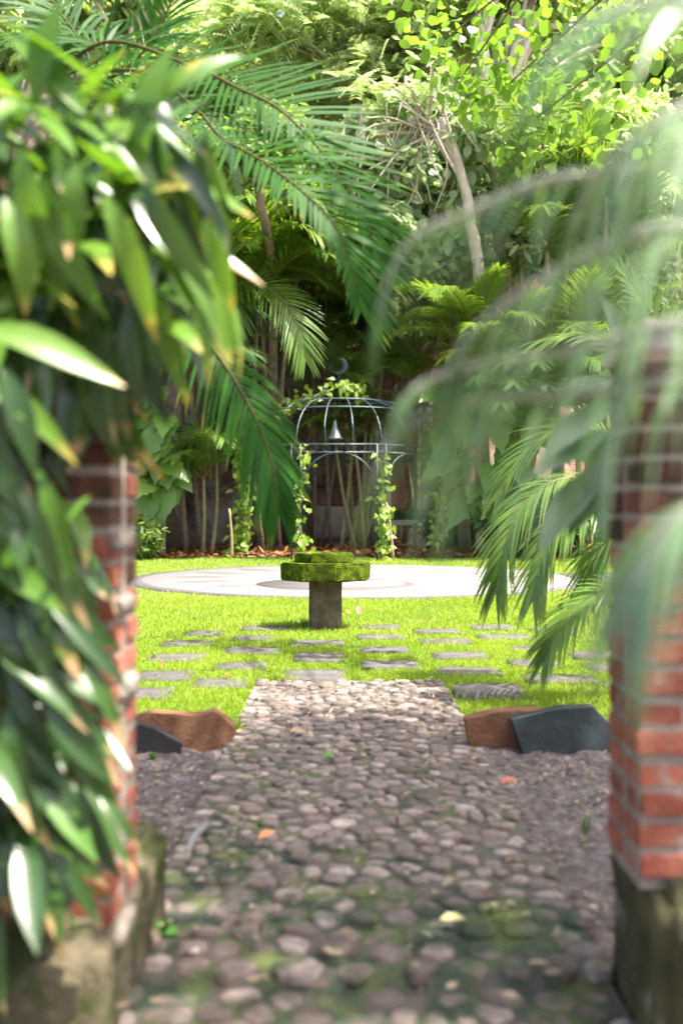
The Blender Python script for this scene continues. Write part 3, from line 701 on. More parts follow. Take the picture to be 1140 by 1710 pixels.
# coconut palm just inside the gate on the left
coco = thing('coconut_palm', 'palm behind the left pier with long fronds arching across the top', 'palm', (-1.75, 5.3, 0))
part('trunk', MB().add(*tube(curve([(-1.75, 5.3, -.1), (-1.78, 5.32, 1.3), (-1.70, 5.35, 2.6), (-1.62, 5.4, 3.45)], 20), np.linspace(.13, .085, 20), 12)), 'bark', coco)
hub = Vector((-1.60, 5.4, 3.45))
FA = dict(npairs=50, wd=.024, droop=.06)
hero_frond(coco, [hub, P(180, 72, 5.3), P(321, 113, 5.1), P(398, 149, 5.0), P(462, 181, 4.95), P(520, 235, 4.9), P(570, 300, 4.9), P(612, 375, 4.95), P(640, 450, 5.0)], 'coconut', True, upv=(.25, -.85, .3), Lmax=.52, lift=.05, seed=1, baseang=78, tipang=25, lower=.45, **FA)
hero_frond(coco, [hub, P(230, 120, 5.2), P(329, 186, 5.0), P(369, 230, 4.9), P(438, 270, 4.8), P(498, 315, 4.7), P(555, 371, 4.65), P(585, 440, 4.6), P(602, 520, 4.6)], 'coconut', True, upv=(.25, -.85, .3), Lmax=.50, lift=.05, seed=2, baseang=74, tipang=25, lower=.4, **FA)
hero_frond(coco, [hub - Vector((0, 0, .15)), P(240, 420, 4.9), P(330, 545, 4.6), P(395, 640, 4.5), P(436, 720, 4.45), P(458, 790, 4.4), P(466, 850, 4.4)], 'coconut', True, upv=(.15, -.9, .35), Lmax=.29, lift=.1, seed=3, baseang=62, tipang=18, npairs=44, wd=.022, droop=.45)
for k, (pts, L) in enumerate((([(180, 90), (90, 60), (-20, 70), (-120, 130)], .4), ([(190, 130), (260, 60), (300, -40), (310, -160)], .5), ([(150, 110), (100, 20), (20, -80), (-100, -140)], .5), ([(140, 150), (40, 170), (-80, 260)], .5))):
    hero_frond(coco, [hub] + [P(u, v, 5.4 + .1 * k) for u, v in pts], 'coconut', False, upv=(0, -.6, .8), Lmax=L, lift=.2, seed=10 + k, npairs=36, wd=.024, droop=.3)

# feathery palm close to the camera on the right (soft, out of focus)
nearp = thing('near_palm', 'pale blurred palm close to the camera with drooping fronds from the right', 'palm', (1.05, 1.15, 0))
part('trunk', MB().add(*tube(curve([(1.05, 1.15, -.05), (1.03, 1.16, .6), (1.0, 1.17, 1.2)], 12), np.linspace(.035, .025, 12), 9)), 'palm_stem', nearp)
nh = Vector((1.0, 1.17, 1.2))
NF = dict(npairs=18, wd=.0115, jit=.14)
for k, (pts, L, dr) in enumerate((
    ([(1290, 330, 1.2), (1140, 280, 1.22), (1040, 288, 1.25), (910, 302, 1.28), (825, 335, 1.3), (768, 362, 1.32), (701, 390, 1.34), (655, 450, 1.35), (630, 530, 1.36)], .09, 1.4),
    ([(1290, 450, 1.2), (1140, 382, 1.2), (1034, 402, 1.22), (945, 444, 1.25), (883, 480, 1.27), (821, 524, 1.29), (781, 562, 1.3), (755, 610, 1.3)], .19, 1.8),
    ([(1290, 600, 1.2), (1160, 540, 1.2), (1010, 570, 1.22), (918, 592, 1.25), (812, 606, 1.28), (724, 632, 1.3), (684, 654, 1.3)], .10, 1.3),
    ([(1290, 720, 1.2), (1150, 640, 1.2), (1003, 655, 1.24), (860, 662, 1.28), (745, 676, 1.32), (688, 706, 1.34), (640, 755, 1.36), (612, 820, 1.38)], .11, 1.4),
    ([(1290, 300, 1.1), (1180, 190, 1.05), (1080, 215, 1.05), (1000, 290, 1.08), (950, 380, 1.1)], .16, 1.6),
    ([(1290, 150, 1.2), (1180, 20, 1.2), (1060, 10, 1.25), (960, 50, 1.3), (900, 110, 1.32)], .15, 1.2),
    ([(1320, 900, 1.0), (1230, 840, .95), (1160, 850, .92), (1100, 900, .92), (1060, 980, .92)], .12, 1.2))):
    hero_frond(nearp, [nh] + [P(*p) for p in pts], 'palm_near', False, rad=.011, upv=(-.1, -.25, .95), Lmax=L, lift=.15, seed=30 + k, droop=dr, baseang=78, tipang=24, s0=.22, **NF)

# broad-leaved plant behind the right pier
broad = thing('broad_leaf_plant', 'grey green broad pointed leaves poking out behind the right pier', 'plant', (.98, 2.95, -.07))
part('stem', MB().add(*tube(curve([(1.05, 2.95, -.07), (1.0, 2.95, .6), (.92, 2.92, 1.25), (.98, 2.9, 1.7)], 14), np.linspace(.016, .008, 14), 8)), 'palm_stem', broad)
STRAPB = [strap_mesh(70 + k, 1.0, .34, random.uniform(.05, .2)) for k in range(4)]
for m in STRAPB: m.materials.append(MATS['palm_near'])
_s = STRAP; STRAP = STRAPB
for (u0, v0, u1, v1) in ((1030, 660, 910, 760), (1010, 770, 905, 910), (1005, 720, 900, 780), (1010, 790, 950, 880), (1040, 700, 1000, 880), (1045, 640, 940, 640), (1050, 620, 1010, 500)):
    a, b = P(u0, v0, 2.85), P(u1, v1, 2.75); leaf_at(broad, a, b - a, (b - a).length * 1.05, nor=(-.2, -.7, .8))
STRAP = _s

# areca palm in mid distance on the right, drooping over the lawn
mida = thing('areca_palm', 'deep green areca palm drooping over the lawn beside the right pier', 'palm', (2.25, 6.6, 0))
for k in range(6):
    a = Vector((2.25 + random.uniform(-.2, .2), 6.6 + random.uniform(-.2, .2), -.02)); stem(mida, a, a + Vector((random.uniform(-.35, .1), random.uniform(-.2, .2), random.uniform(1.0, 1.6))), .028, 'stem', 'palm_stem')
AF = dict(npairs=40, wd=.026)
for k, (pts, L, dr) in enumerate((
    ([(1060, 850, 6.4), (980, 800, 6.3), (910, 810, 6.2), (862, 860, 6.15), (838, 930, 6.1), (828, 990, 6.1)], .36, .55),
    ([(1060, 870, 6.2), (1000, 840, 6.1), (940, 870, 6.0), (905, 930, 5.95), (890, 1000, 5.9)], .34, .55),
    ([(1080, 980, 6.0), (1020, 980, 5.9), (965, 1010, 5.85), (930, 1055, 5.8), (908, 1105, 5.8)], .30, .45),
    ([(1060, 780, 6.6), (1000, 720, 6.6), (930, 715, 6.6), (870, 760, 6.6), (830, 830, 6.6)], .36, .4),
    ([(1080, 700, 6.8), (1040, 600, 6.8), (980, 560, 6.8), (900, 570, 6.8)], .4, .35),
    ([(1100, 900, 6.3), (1050, 880, 6.2), (1000, 920, 6.15), (975, 990, 6.1)], .32, .6),
    ([(1120, 760, 6.9), (1110, 640, 6.9), (1090, 540, 6.9), (1030, 440, 6.9)], .4, .3))):
    hero_frond(mida, [Vector((2.2, 6.6, 1.2))] + [P(*p) for p in pts], 'areca', False, rad=.010, upv=(-.25, -.35, .9), Lmax=L, lift=.3, seed=50 + k, droop=dr, baseang=60, tipang=22, s0=.2, **AF)

# ------------------------------------------------------------------ background palms: shared frond meshes
def frond_mesh(k, elev, arch, npairs, Lmax, wd, droop, mat):
    pts = []; a = R(elev); p = np.array([0., 0., 0.]); st = .125
    for i in range(9):
        pts.append(p.copy()); p = p + st * np.array([math.cos(a), 0, math.sin(a)]); a -= R(arch) / 9 * (.5 + i / 8)
    c, V, Q, al, idx, tone = frond_arrays(pts, (0, 0, 1) if elev < 60 else (-.6, 0, .8), npairs, Lmax, wd, droop, .3, .16, k, 22, 68)
    me = MB().add(*tube(c, np.linspace(.012, .003, len(c)), 5), wood=1).add(V, Q, along=al, tone=tone[idx]).mesh('frond')
    me.materials.append(MATS[mat]); return me
FR = {}
for mat in ('areca', 'areca_dark', 'areca_bright'):
    FR[mat] = [frond_mesh(100 + k, e, ar, 50, .36, .0165, dr, mat) for k, (e, ar, dr) in enumerate(((75, 70, .2), (68, 95, .3), (55, 100, .35), (40, 95, .4), (62, 120, .45), (28, 80, .5), (80, 50, .15), (60, 128, .25), (46, 108, .25), (70, 150, .3), (28, 85, .3)))]
def palm(label, u, v_base, d, crowns, mat, nfr, size, stem_r=.045, stem_mat='palm_stem', name='areca_palm', elev=(0, 7), spread=.3, seed=0):
    """crowns: (u, v) of each stem's top; fronds fan out from there"""
    k_ = max(d, 23.6 + (seed * .37) % 1.6) / d; d *= k_; size *= k_; stem_r *= k_ ** .5      # every clump stands in the bed behind the plaza
    rr = random.Random(seed * 13 + 5); b0 = P(u, v_base, d); b0.z = 0.0
    t = thing(name, label, 'palm', b0, 'palms around the gazebo')
    for cu, cv in crowns:
        top = P(cu, cv, d + rr.uniform(-.3, .3)); bb = b0 + Vector((rr.uniform(-spread, spread), rr.uniform(-spread, spread), -.05))
        stem(t, bb, top, stem_r, 'stem', stem_mat, (rr.uniform(-.1, .1), rr.uniform(-.1, .1), 0))
        for k in range(nfr):
            az = 2 * math.pi * (k + rr.uniform(-.3, .3)) / nfr + rr.random() if k % 3 == 2 or elev[0] < 7 else -math.pi / 2 + rr.uniform(-1.5, 1.5)
            o = bpy.data.objects.new('frond', rr.choice(FR[mat][elev[0]:elev[1]])); COL.objects.link(o); o.parent = t
            s = size * rr.uniform(.8, 1.15) * (1.25 if elev[0] == 7 else 1)
            o.matrix_local = Matrix.Translation(top - b0) @ Matrix.Rotation(az, 4, 'Z') @ Matrix.Rotation(rr.uniform(-.15, .15), 4, 'X') @ Matrix.Diagonal((s, s, s, 1))
    return t
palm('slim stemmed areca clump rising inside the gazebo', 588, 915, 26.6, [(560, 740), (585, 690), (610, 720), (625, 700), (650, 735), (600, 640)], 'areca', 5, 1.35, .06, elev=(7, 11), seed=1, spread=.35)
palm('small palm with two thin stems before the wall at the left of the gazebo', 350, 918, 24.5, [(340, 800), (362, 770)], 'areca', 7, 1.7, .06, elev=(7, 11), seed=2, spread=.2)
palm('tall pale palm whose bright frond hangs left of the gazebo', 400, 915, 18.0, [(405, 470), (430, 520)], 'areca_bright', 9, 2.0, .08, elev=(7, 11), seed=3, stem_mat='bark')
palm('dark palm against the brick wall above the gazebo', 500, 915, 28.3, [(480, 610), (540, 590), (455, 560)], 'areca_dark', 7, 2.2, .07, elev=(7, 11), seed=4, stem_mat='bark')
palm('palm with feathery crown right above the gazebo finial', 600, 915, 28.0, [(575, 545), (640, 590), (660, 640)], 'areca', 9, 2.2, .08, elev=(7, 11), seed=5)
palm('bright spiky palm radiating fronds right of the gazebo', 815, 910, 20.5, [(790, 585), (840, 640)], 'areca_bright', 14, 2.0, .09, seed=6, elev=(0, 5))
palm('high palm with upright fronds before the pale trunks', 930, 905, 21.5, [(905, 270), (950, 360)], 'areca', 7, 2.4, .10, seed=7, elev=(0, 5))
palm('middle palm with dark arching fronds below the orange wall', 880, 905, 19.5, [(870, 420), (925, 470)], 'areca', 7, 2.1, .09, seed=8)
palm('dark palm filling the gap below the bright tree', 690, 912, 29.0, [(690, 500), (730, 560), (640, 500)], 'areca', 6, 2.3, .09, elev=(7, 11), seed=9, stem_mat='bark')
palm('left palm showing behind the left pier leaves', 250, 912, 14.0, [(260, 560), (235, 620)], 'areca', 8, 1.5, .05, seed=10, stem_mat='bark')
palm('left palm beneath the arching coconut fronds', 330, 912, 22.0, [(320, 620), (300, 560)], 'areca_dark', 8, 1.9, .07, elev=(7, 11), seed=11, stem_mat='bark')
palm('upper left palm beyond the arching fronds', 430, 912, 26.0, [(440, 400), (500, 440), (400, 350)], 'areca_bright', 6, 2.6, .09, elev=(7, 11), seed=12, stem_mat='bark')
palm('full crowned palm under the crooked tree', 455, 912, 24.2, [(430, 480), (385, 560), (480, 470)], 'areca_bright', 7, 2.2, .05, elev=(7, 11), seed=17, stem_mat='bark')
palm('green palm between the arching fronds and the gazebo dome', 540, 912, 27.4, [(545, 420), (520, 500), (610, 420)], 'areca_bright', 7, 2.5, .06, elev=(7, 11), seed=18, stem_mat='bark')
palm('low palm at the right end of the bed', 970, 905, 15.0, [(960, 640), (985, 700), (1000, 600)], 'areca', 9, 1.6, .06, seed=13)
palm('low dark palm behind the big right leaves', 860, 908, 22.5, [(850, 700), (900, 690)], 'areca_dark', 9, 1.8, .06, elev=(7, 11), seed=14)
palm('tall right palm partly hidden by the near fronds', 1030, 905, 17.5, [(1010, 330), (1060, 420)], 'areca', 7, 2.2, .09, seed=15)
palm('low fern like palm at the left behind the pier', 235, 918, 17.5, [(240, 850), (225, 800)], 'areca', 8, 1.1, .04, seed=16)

def far_frond(label_part, pts, mat, d, L, seed):
    pm = next(o for o in bpy.data.objects if o.get('label') == label_part)
    hero_frond(pm, [P(u, v, d + dd) for u, v, dd in pts], mat, False, rad=.03, upv=(.1, -.8, .55), npairs=46, Lmax=L, wd=.045, droop=.25, lift=.12, s0=.1, seed=seed, baseang=62, tipang=20)
far_frond('tall pale palm whose bright frond hangs left of the gazebo', [(380, 478, .4), (430, 474, 0), (475, 505, -.3), (500, 555, -.5), (510, 600, -.5)], 'areca_bright', 23.4, .95, 81)
far_frond('tall pale palm whose bright frond hangs left of the gazebo', [(400, 478, .4), (392, 500, -.2), (380, 560, -.4), (378, 630, -.4)], 'areca', 23.5, .8, 82)
far_frond('small palm with two thin stems before the wall at the left of the gazebo', [(352, 800, .2), (350, 745, 0), (330, 718, -.3), (308, 740, -.5), (300, 790, -.5)], 'areca', 24.2, .7, 83)
far_frond('palm with feathery crown right above the gazebo finial', [(600, 640, .3), (592, 570, 0), (575, 545, -.3), (562, 575, -.5), (560, 620, -.5)], 'areca', 27.4, .8, 84)
far_frond('palm with feathery crown right above the gazebo finial', [(610, 640, .3), (640, 575, 0), (668, 565, -.3), (690, 600, -.5), (700, 650, -.5)], 'areca', 27.4, .8, 85)
far_frond('dark palm against the brick wall above the gazebo', [(520, 660, .3), (500, 620, 0), (465, 615, -.3), (445, 660, -.5)], 'areca_dark', 28.0, .9, 86)
far_frond('green palm between the arching fronds and the gazebo dome', [(545, 470, .3), (560, 440, 0), (600, 440, -.3), (630, 490, -.5), (640, 540, -.5)], 'areca', 26.6, 1.0, 87)
far_frond('upper left palm beyond the arching fronds', [(430, 420, .3), (460, 385, 0), (505, 390, -.3), (535, 440, -.5)], 'areca', 25.4, 1.0, 88)

# ------------------------------------------------------------------ big-leaved philodendrons
def philo_mesh(k):
    # heart-shaped leaf with shallow side lobes, stalk at the origin, pointing +X
    rr = random.Random(k); half = [(0, 0), (-.16, .14), (-.12, .30), (.05, .40), (.16, .37), (.24, .42), (.36, .32), (.46, .34), (.58, .22), (.72, .18), (.86, .07), (1.0, 0)]
    half = [(x, y * rr.uniform(.92, 1.08)) for x, y in half]
    V = []; Q = []; n = len(half)
    z = lambda x, y: .10 * abs(y) - .22 * max(x, 0) ** 2 + .02 * math.sin(9 * x + k) * abs(y) * 3
    for i, (x, y) in enumerate(half):
        mx = max(x, 0) if i else 0
        V += [(mx, 0, z(mx, 0)), ((x + mx) / 2, y * .5, z(x, y * .5)), (x, y, z(x, y)), ((x + mx) / 2, -y * .5, z(x, y * .5)), (x, -y, z(x, y))]
    for i in range(n - 1):
        a, b = i * 5, i * 5 + 5
        Q += [(a, b, b + 1, a + 1), (a + 1, b + 1, b + 2, a + 2), (b, a, a + 3, b + 3), (b + 3, a + 3, a + 4, b + 4)]
    V = np.array(V); mb = MB().add(V, Q, along=np.clip(V[:, 0], 0, 1), tone=rr.random())
    mb.add(*tube(curve([(0, 0, 0), (-.25, .02, -.08), (-.55, .03, -.35)], 8), .016, 5), wood=1)
    me = mb.mesh('philodendron_leaf'); me.materials.append(MATS['philo']); return me
PH = [philo_mesh(k) for k in range(5)]
def philodendron(label, u, v, d, spots, size, seed):
    rr = random.Random(seed); b = P(u, v, d); b.z = 0
    t = thing('philodendron', label, 'plant', b)
    tops = [P(a, c, d) for a, c in spots]
    cx = sum((q.x for q in tops)) / len(tops)
    for k in range(3):
        q = rr.choice(tops); stem(t, b + Vector((rr.uniform(-.2, .2), .2, 0)), q + Vector((0, .3, 0)), .05, 'stem', 'bark')
    for q in tops:
        dv = Vector(((q.x - cx) * .6 + rr.gauss(0, .35), -.6 + rr.gauss(0, .3), -.75 + rr.gauss(0, .3))).normalized()
        nor = Vector((rr.gauss(.1, .3), -.8, .8)); y = nor.cross(dv).normalized(); z = dv.cross(y)
        m = Matrix(((dv.x, y.x, z.x, 0), (dv.y, y.y, z.y, 0), (dv.z, y.z, z.z, 0), (0, 0, 0, 1))); s = size * rr.uniform(.75, 1.25)
        o = bpy.data.objects.new('leaf', rr.choice(PH)); COL.objects.link(o); o.parent = t
        o.matrix_local = Matrix.Translation(q - b + Vector((0, rr.uniform(-.3, .3), 0))) @ m @ Matrix.Diagonal((s, s, s, 1))
    return t
rr = random.Random(8)
sp = [(780, 765), (860, 745), (825, 690), (770, 710), (740, 770), (820, 780), (800, 815), (850, 700), (880, 720), (905, 700), (840, 660), (795, 650), (760, 650), (890, 670), (820, 835), (870, 790), (735, 720), (870, 640), (920, 740)]
philodendron('large heart-leaved philodendron climbing right of the gazebo', 830, 912, 23.6, sp + [(u + rr.uniform(-25, 25), v + rr.uniform(-20, 20)) for u, v in sp], .85, 4)
sp = [(278, 745), (262, 715), (284, 800), (258, 790), (255, 690), (262, 650), (245, 740), (275, 825), (250, 835), (278, 700), (240, 650), (272, 770), (250, 610)]
philodendron('pale big-leaved climber glowing beside the left pier', 262, 915, 23.2, sp + [(u + rr.uniform(-20, 10), v + rr.uniform(-25, 25)) for u, v in sp] , .80, 5)
part('trunk', MB().add(*tube(curve([G(292, 920), P(278, 870, 26), P(262, 800, 26), P(250, 700, 26)], 12), np.linspace(.34, .2, 12), 10)), 'bark', bpy.data.objects['philodendron.001'])

# ------------------------------------------------------------------ iron gazebo
gc = Vector((-.06, 24.8, 0)); GR = 2.5
gz = thing('gazebo', 'dark iron wire gazebo with open dome, arches and crescent finial', 'gazebo', gc)
zb0, zb1, zd = 2.40, 2.58, 3.78
oct_ = [gc + Vector((GR * math.cos(R(22.5 + 45 * k)), GR * math.sin(R(22.5 + 45 * k)), 0)) for k in range(8)]
for k, p in enumerate(oct_):
    mb = MB(); tv = Vector((-(p - gc).y, (p - gc).x, 0)).normalized()
    for s in (-.11, .11): mb.add(*tube([p + tv * s, p + tv * s + Vector((0, 0, 1.2)), p + tv * s + Vector((0, 0, zb1))], .022, 6))
    for j in range(9):
        z = .15 + j * .26; a = p + Vector((0, 0, z)); sg = 1 if j % 2 else -1
        mb.add(*tube(curve([a + tv * -.11 * sg, a + Vector((0, 0, .07)) , a + tv * .11 * sg + Vector((0, 0, .13)), a + Vector((0, 0, .20)), a + tv * -.11 * sg + Vector((0, 0, .26))], 12), .009, 5))
    part('post', mb, 'iron', gz)
    q = oct_[(k + 1) % 8]; mb = MB()
    for z in (zb0, zb1): mb.add(*tube([p + Vector((0, 0, z)), (p + q) / 2 + Vector((0, 0, z)), q + Vector((0, 0, z))], .022, 6))
    for j in range(7):
        f = (j + .5) / 7; c = p.lerp(q, f) + Vector((0, 0, (zb0 + zb1) / 2)); e = (q - p).normalized()
        mb.add(*tube([c + e * .075 * math.cos(x) + Vector((0, 0, .075 * math.sin(x))) for x in np.linspace(0, 6.283, 11)], .008, 5, False))
    part('ring_beam', mb, 'iron', gz)
    a1, a2 = p.lerp(q, .06), p.lerp(q, .94); m_ = (p + q) / 2
    part('arch', MB().add(*tube([m_ + (a2 - a1) / 2 * math.cos(x) * -1 + Vector((0, 0, 1.55 + .85 * math.sin(x))) for x in np.linspace(0, math.pi, 21)], .018, 6)), 'iron', gz)
prof_d = [(GR * math.cos(x) ** .75 * .86 + .14 * GR, zb1 + (zd - zb1) * math.sin(x)) for x in np.linspace(0, R(86), 12)]
for k in range(24):
    a = R(22.5 + 15 * k); kk = math.cos(R(22.5)) / math.cos(((R(15 * k)) % R(45)) - R(22.5))
    pts = [gc + Vector((r_ * (kk if i < 2 else 1) * math.cos(a), r_ * (kk if i < 2 else 1) * math.sin(a), z)) for i, (r_, z) in enumerate(prof_d)]
    part('dome_rib', MB().add(*tube(pts, .017, 6)), 'iron', gz)
for i in (6, 9, 11):
    r_, z = prof_d[i]; part('dome_hoop', MB().add(*tube([gc + Vector((r_ * math.cos(x), r_ * math.sin(x), z)) for x in np.linspace(0, 2 * math.pi, 49)], .018, 6, False)), 'iron', gz)
for k in range(8):
    a = R(45 * k); part('cupola_rib', MB().add(*tube(curve([gc + Vector((r_ * math.cos(a), r_ * math.sin(a), z)) for r_, z in ((.52, 3.74), (.52, 3.98), (.40, 4.18), (.18, 4.28), (.0, 4.30))], 14), .014, 6)), 'iron', gz)
part('finial_rod', MB().add(*tube([gc + Vector((0, 0, 4.28)), gc + Vector((0, 0, 4.4)), gc + Vector((0, 0, 4.46))], .02, 6)), 'iron', gz)
# crescent finial, opening to the left
oa, na = [], 18
for x in np.linspace(R(-125), R(95), na): oa.append((.21 * math.cos(x), .21 * math.sin(x)))
ia = [(-.125 + .185 * math.cos(x), .035 + .175 * math.sin(x)) for x in np.linspace(R(-118), R(84), na)]
V = [(gc.x + .02 + x, gc.y + s * .02, 4.64 + y) for s in (-1, 1) for x, y in oa + ia]; Q = []; N2 = 2 * na
for i in range(na - 1):
    Q += [(i, i + 1, na + i + 1, na + i), (N2 + i + 1, N2 + i, N2 + na + i, N2 + na + i + 1), (i + 1, i, N2 + i, N2 + i + 1), (na + i, na + i + 1, N2 + na + i + 1, N2 + na + i)]
part('crescent', MB().add(V, Q), 'iron', gz)
lamp = thing('hanging_lamp', 'small bell-shaped metal lamp hanging under the gazebo dome', 'lamp', gc + Vector((-.1, 0, 2.85)))
part('chain', MB().add(*tube([gc + Vector((-.1, 0, 3.3)), gc + Vector((-.1, 0, 3.5)), gc + Vector((-.1, 0, 3.78))], .012, 6)), 'iron', lamp)
def lathe(c, prof, n=16):
    a = np.linspace(0, 2 * np.pi, n, endpoint=False); V = np.array([(c[0] + r_ * math.cos(x), c[1] + r_ * math.sin(x), c[2] + z) for r_, z in prof for x in a])
    j = np.arange(n); k = (j + 1) % n
    return V, np.vstack([np.stack([i * n + j, i * n + k, (i + 1) * n + k, (i + 1) * n + j], -1) for i in range(len(prof) - 1)])
part('shade', MB().add(*lathe(gc + Vector((-.1, 0, 2.85)), [(.005, .46), (.03, .45), (.05, .36), (.09, .2), (.15, .05), (.21, 0), (.20, .0), (.13, .06)])), 'lamp_metal', lamp)

# climbing vines on the posts and garden stakes
def vine(label, pts, n, spread, size, seed, d0=0):
    r = np.random.default_rng(seed); c = curve(pts, 60); b = Vector(pts[0]); b.z = 0
    t = thing('climbing_vine', label, 'vine', b, 'vines climbing the gazebo')
    part('stem', MB().add(*tube(c + r.normal(0, .02, c.shape), .012, 5)), 'twig', t)
    p = c[r.integers(0, 60, n)] + r.normal(0, spread, (n, 3)); d = rdir(n); d[:, 2] -= .5; d[:, 1] -= .3; d = nrm(d)
    V, Q, al, idx = blades(p, d, nrm(np.column_stack([r.normal(0, .4, n), r.normal(-.8, .3, n), r.normal(.6, .3, n)])), size * r.uniform(.6, 1.3, n), size * .8, .2, [.25, 1, .8, .45, .05], .2)
    o = part('foliage', MB().add(V, Q, along=al, tone=r.random(n)[idx]), 'vine', t); o['kind'] = 'stuff'
q = lambda k, z, dx=0: oct_[k] + Vector((dx, -.15, z))
vine('leafy vine up the leftmost gazebo post and its stake', [q(4, 0, -.1), q(4, .8), q(4, 1.6, .1), q(4, 2.4, -.05), q(4, 2.6, .2)], 330, .11, .17, 1)
vine('thin vine up the front left gazebo post', [q(5, 0, .2), q(5, .7, .1), q(5, 1.5, .1), q(5, 2.4, .25)], 90, .09, .15, 2)
vine('vine wound round the front right gazebo post', [q(6, 0, 0), q(6, .7, .05), q(6, 1.4, 0), q(6, 2.3, .05)], 150, .09, .15, 3)
vine('dark vine on the rightmost gazebo post', [q(7, .3, 0), q(7, 1.0, 0), q(7, 1.6, .05), q(7, 2.2, 0)], 160, .12, .14, 4)
vine('bright vine running over the left of the gazebo dome', [q(4, 2.5, .3), gc + Vector((-1.9, -1.2, 3.05)), gc + Vector((-1.3, -1.1, 3.5)), gc + Vector((-.6, -.8, 3.85)), gc + Vector((.2, -.5, 4.1)), gc + Vector((.6, -.4, 3.9))], 260, .10, .16, 5)
for lab, a, b in (('pale wooden stake at the foot of the leftmost gazebo post', G(387, 932), P(383, 850, 22.9)), ('wooden stake leaning on the front right gazebo post', G(656, 934), P(645, 840, 22.3)), ('short stake leaning by the front left gazebo post', G(510, 928), P(497, 870, 23))):
    tag(ob('garden_stake', MB().add(*tube(curve([a, (a + b) / 2 + Vector((.02, 0, 0)), b], 10), np.linspace(.035, .022, 10), 7)).mesh('stake'), 'stake'), lab, 'stake', 'stakes for the vines')

# ------------------------------------------------------------------ old wall, bench, orange house behind
wall = thing('garden_wall', 'old dark brick and plaster wall behind the gazebo', 'wall', (0, 30, 0))
def wall_mesh():
    xs = np.linspace(-11, 11, 60); r = np.random.default_rng(9)
    top = 5.6 + .5 * np.sin(xs * .7) + np.cumsum(r.normal(0, .06, 60))
    V, Q = [], []
    for y in (29.7, 30.3): V += [(x, y, -.2) for x in xs] + [(x, y, t) for x, t in zip(xs, top)]
    n = 60
    for i in range(n - 1): Q += [(i, i + 1, n + i + 1, n + i), (2 * n + i + 1, 2 * n + i, 3 * n + i, 3 * n + i + 1), (n + i, n + i + 1, 3 * n + i + 1, 3 * n + i)]
    return MB().add(V, Q)
part('masonry', wall_mesh(), 'old_brick', wall)
for (u0, u1, v0, v1) in ((528, 612, 845, 900), (620, 652, 700, 900), (415, 455, 880, 915), (690, 720, 660, 720)):
    a, b = P(u0, v1, 29.7), P(u1, v0, 29.7)
    put('plaster_patch', rough_box(((a.x + b.x) / 2, 29.68, (a.z + b.z) / 2), (b.x - a.x, .06, b.z - a.z), 4, .02, .015, int(u0)), 'plaster', wall)
put('buttress', rough_box((P(450, 0, 29).x, 29.45, 1.6), (1.3, .6, 3.4), 5, .04, .04, 5), 'old_brick', wall)
bench = thing('stone_bench', 'low pale stone bench in the shade beyond the right gazebo arch', 'bench', (2.35, 27.3, 0))
a, b = P(622, 875, 27.3), P(725, 875, 27.3)
put('seat', rough_box(((a.x + b.x) / 2, 27.3, .74), (b.x - a.x, .6, .16), 4, .012, .02, 3), 'bench_stone', bench)
for x in (a.x + .25, b.x - .25): put('support', rough_box((x, 27.3, .33), (.22, .45, .68), 3, .01, .02, 4), 'plaster', bench)
house = thing('house', 'orange plastered house glimpsed between palms at the right', 'house', (6.6, 35.5, 0))
put('wall', box((6.6, 35.5, 5.9), (4.0, 3, 12.2)), 'terracotta', house)
bmv = bmesh.new(); vs = [bmv.verts.new(c) for c in ((4.3, 33.7, 11.98), (8.9, 33.7, 11.98), (8.9, 37.3, 11.98), (4.3, 37.3, 11.98), (4.3, 35.5, 13.2), (8.9, 35.5, 13.2))]
for f in ((0, 1, 5, 4), (2, 3, 4, 5), (0, 4, 3), (1, 2, 5), (3, 2, 1, 0)): bmv.faces.new([vs[i] for i in f])
me = bpy.data.meshes.new('roof'); bmv.to_mesh(me); bmv.free(); put('roof', me, 'brown_rock', house)

# ------------------------------------------------------------------ trees
def crown_pts(centres, per, rad, r):
    c = np.asarray(centres, float); rad = np.broadcast_to(np.asarray(rad, float), (len(c),))
    return np.vstack([c[i] + nrm(r.normal(size=(per, 3))) * (rad[i] * r.random((per, 1)) ** .45) * np.array([1, 1, .62]) for i in range(len(c))])
def leaves(p, size, r, prof='oval', wd=.5, droop=.25, up=.2, flat=.7):
    n = len(p); d = r.normal(size=(n, 3)); d[:, 2] -= .25; d = nrm(d)
    nor = r.normal(size=(n, 3)) * flat; nor[:, 2] += 1; nor[:, 1] -= .25; nor = nrm(nor)
    V, Q, al, idx = blades(p, d, nor, size * r.uniform(.6, 1.3, n), size * wd * r.uniform(.8, 1.2, n), droop, prof)
    return V, Q, al, idx
def feathery(p, size, r):
    """pinnate sprays: leaflets in two rows along a short stalk"""
    n = len(p); k = 7; d = r.normal(size=(n, 3)); d[:, 2] = d[:, 2] * .4 - .1; d = nrm(d)
    nor = nrm(r.normal(size=(n, 3)) * .35 + np.array([0, -.35, 1])); sd = nrm(np.cross(d, nor)); L = size * r.uniform(.7, 1.3, n)
    B, D, N = [], [], []
    for j in range(k):
        for s in (-1, 1):
            B.append(p + d * (L * (j + .5) / k)[:, None] - np.array([0, 0, 1]) * (L * .25 * ((j + .5) / k) ** 2)[:, None]); D.append(nrm(sd * s + d * .45)); N.append(nor)
    m = np.tile(np.arange(n), 2 * k)
    V, Q, al, idx = blades(np.vstack(B), np.vstack(D), np.vstack(N), np.tile(L, 2 * k) * .36, np.tile(L, 2 * k) * .11, .2, [.3, 1, .1])
    return V, Q, al, m[idx]
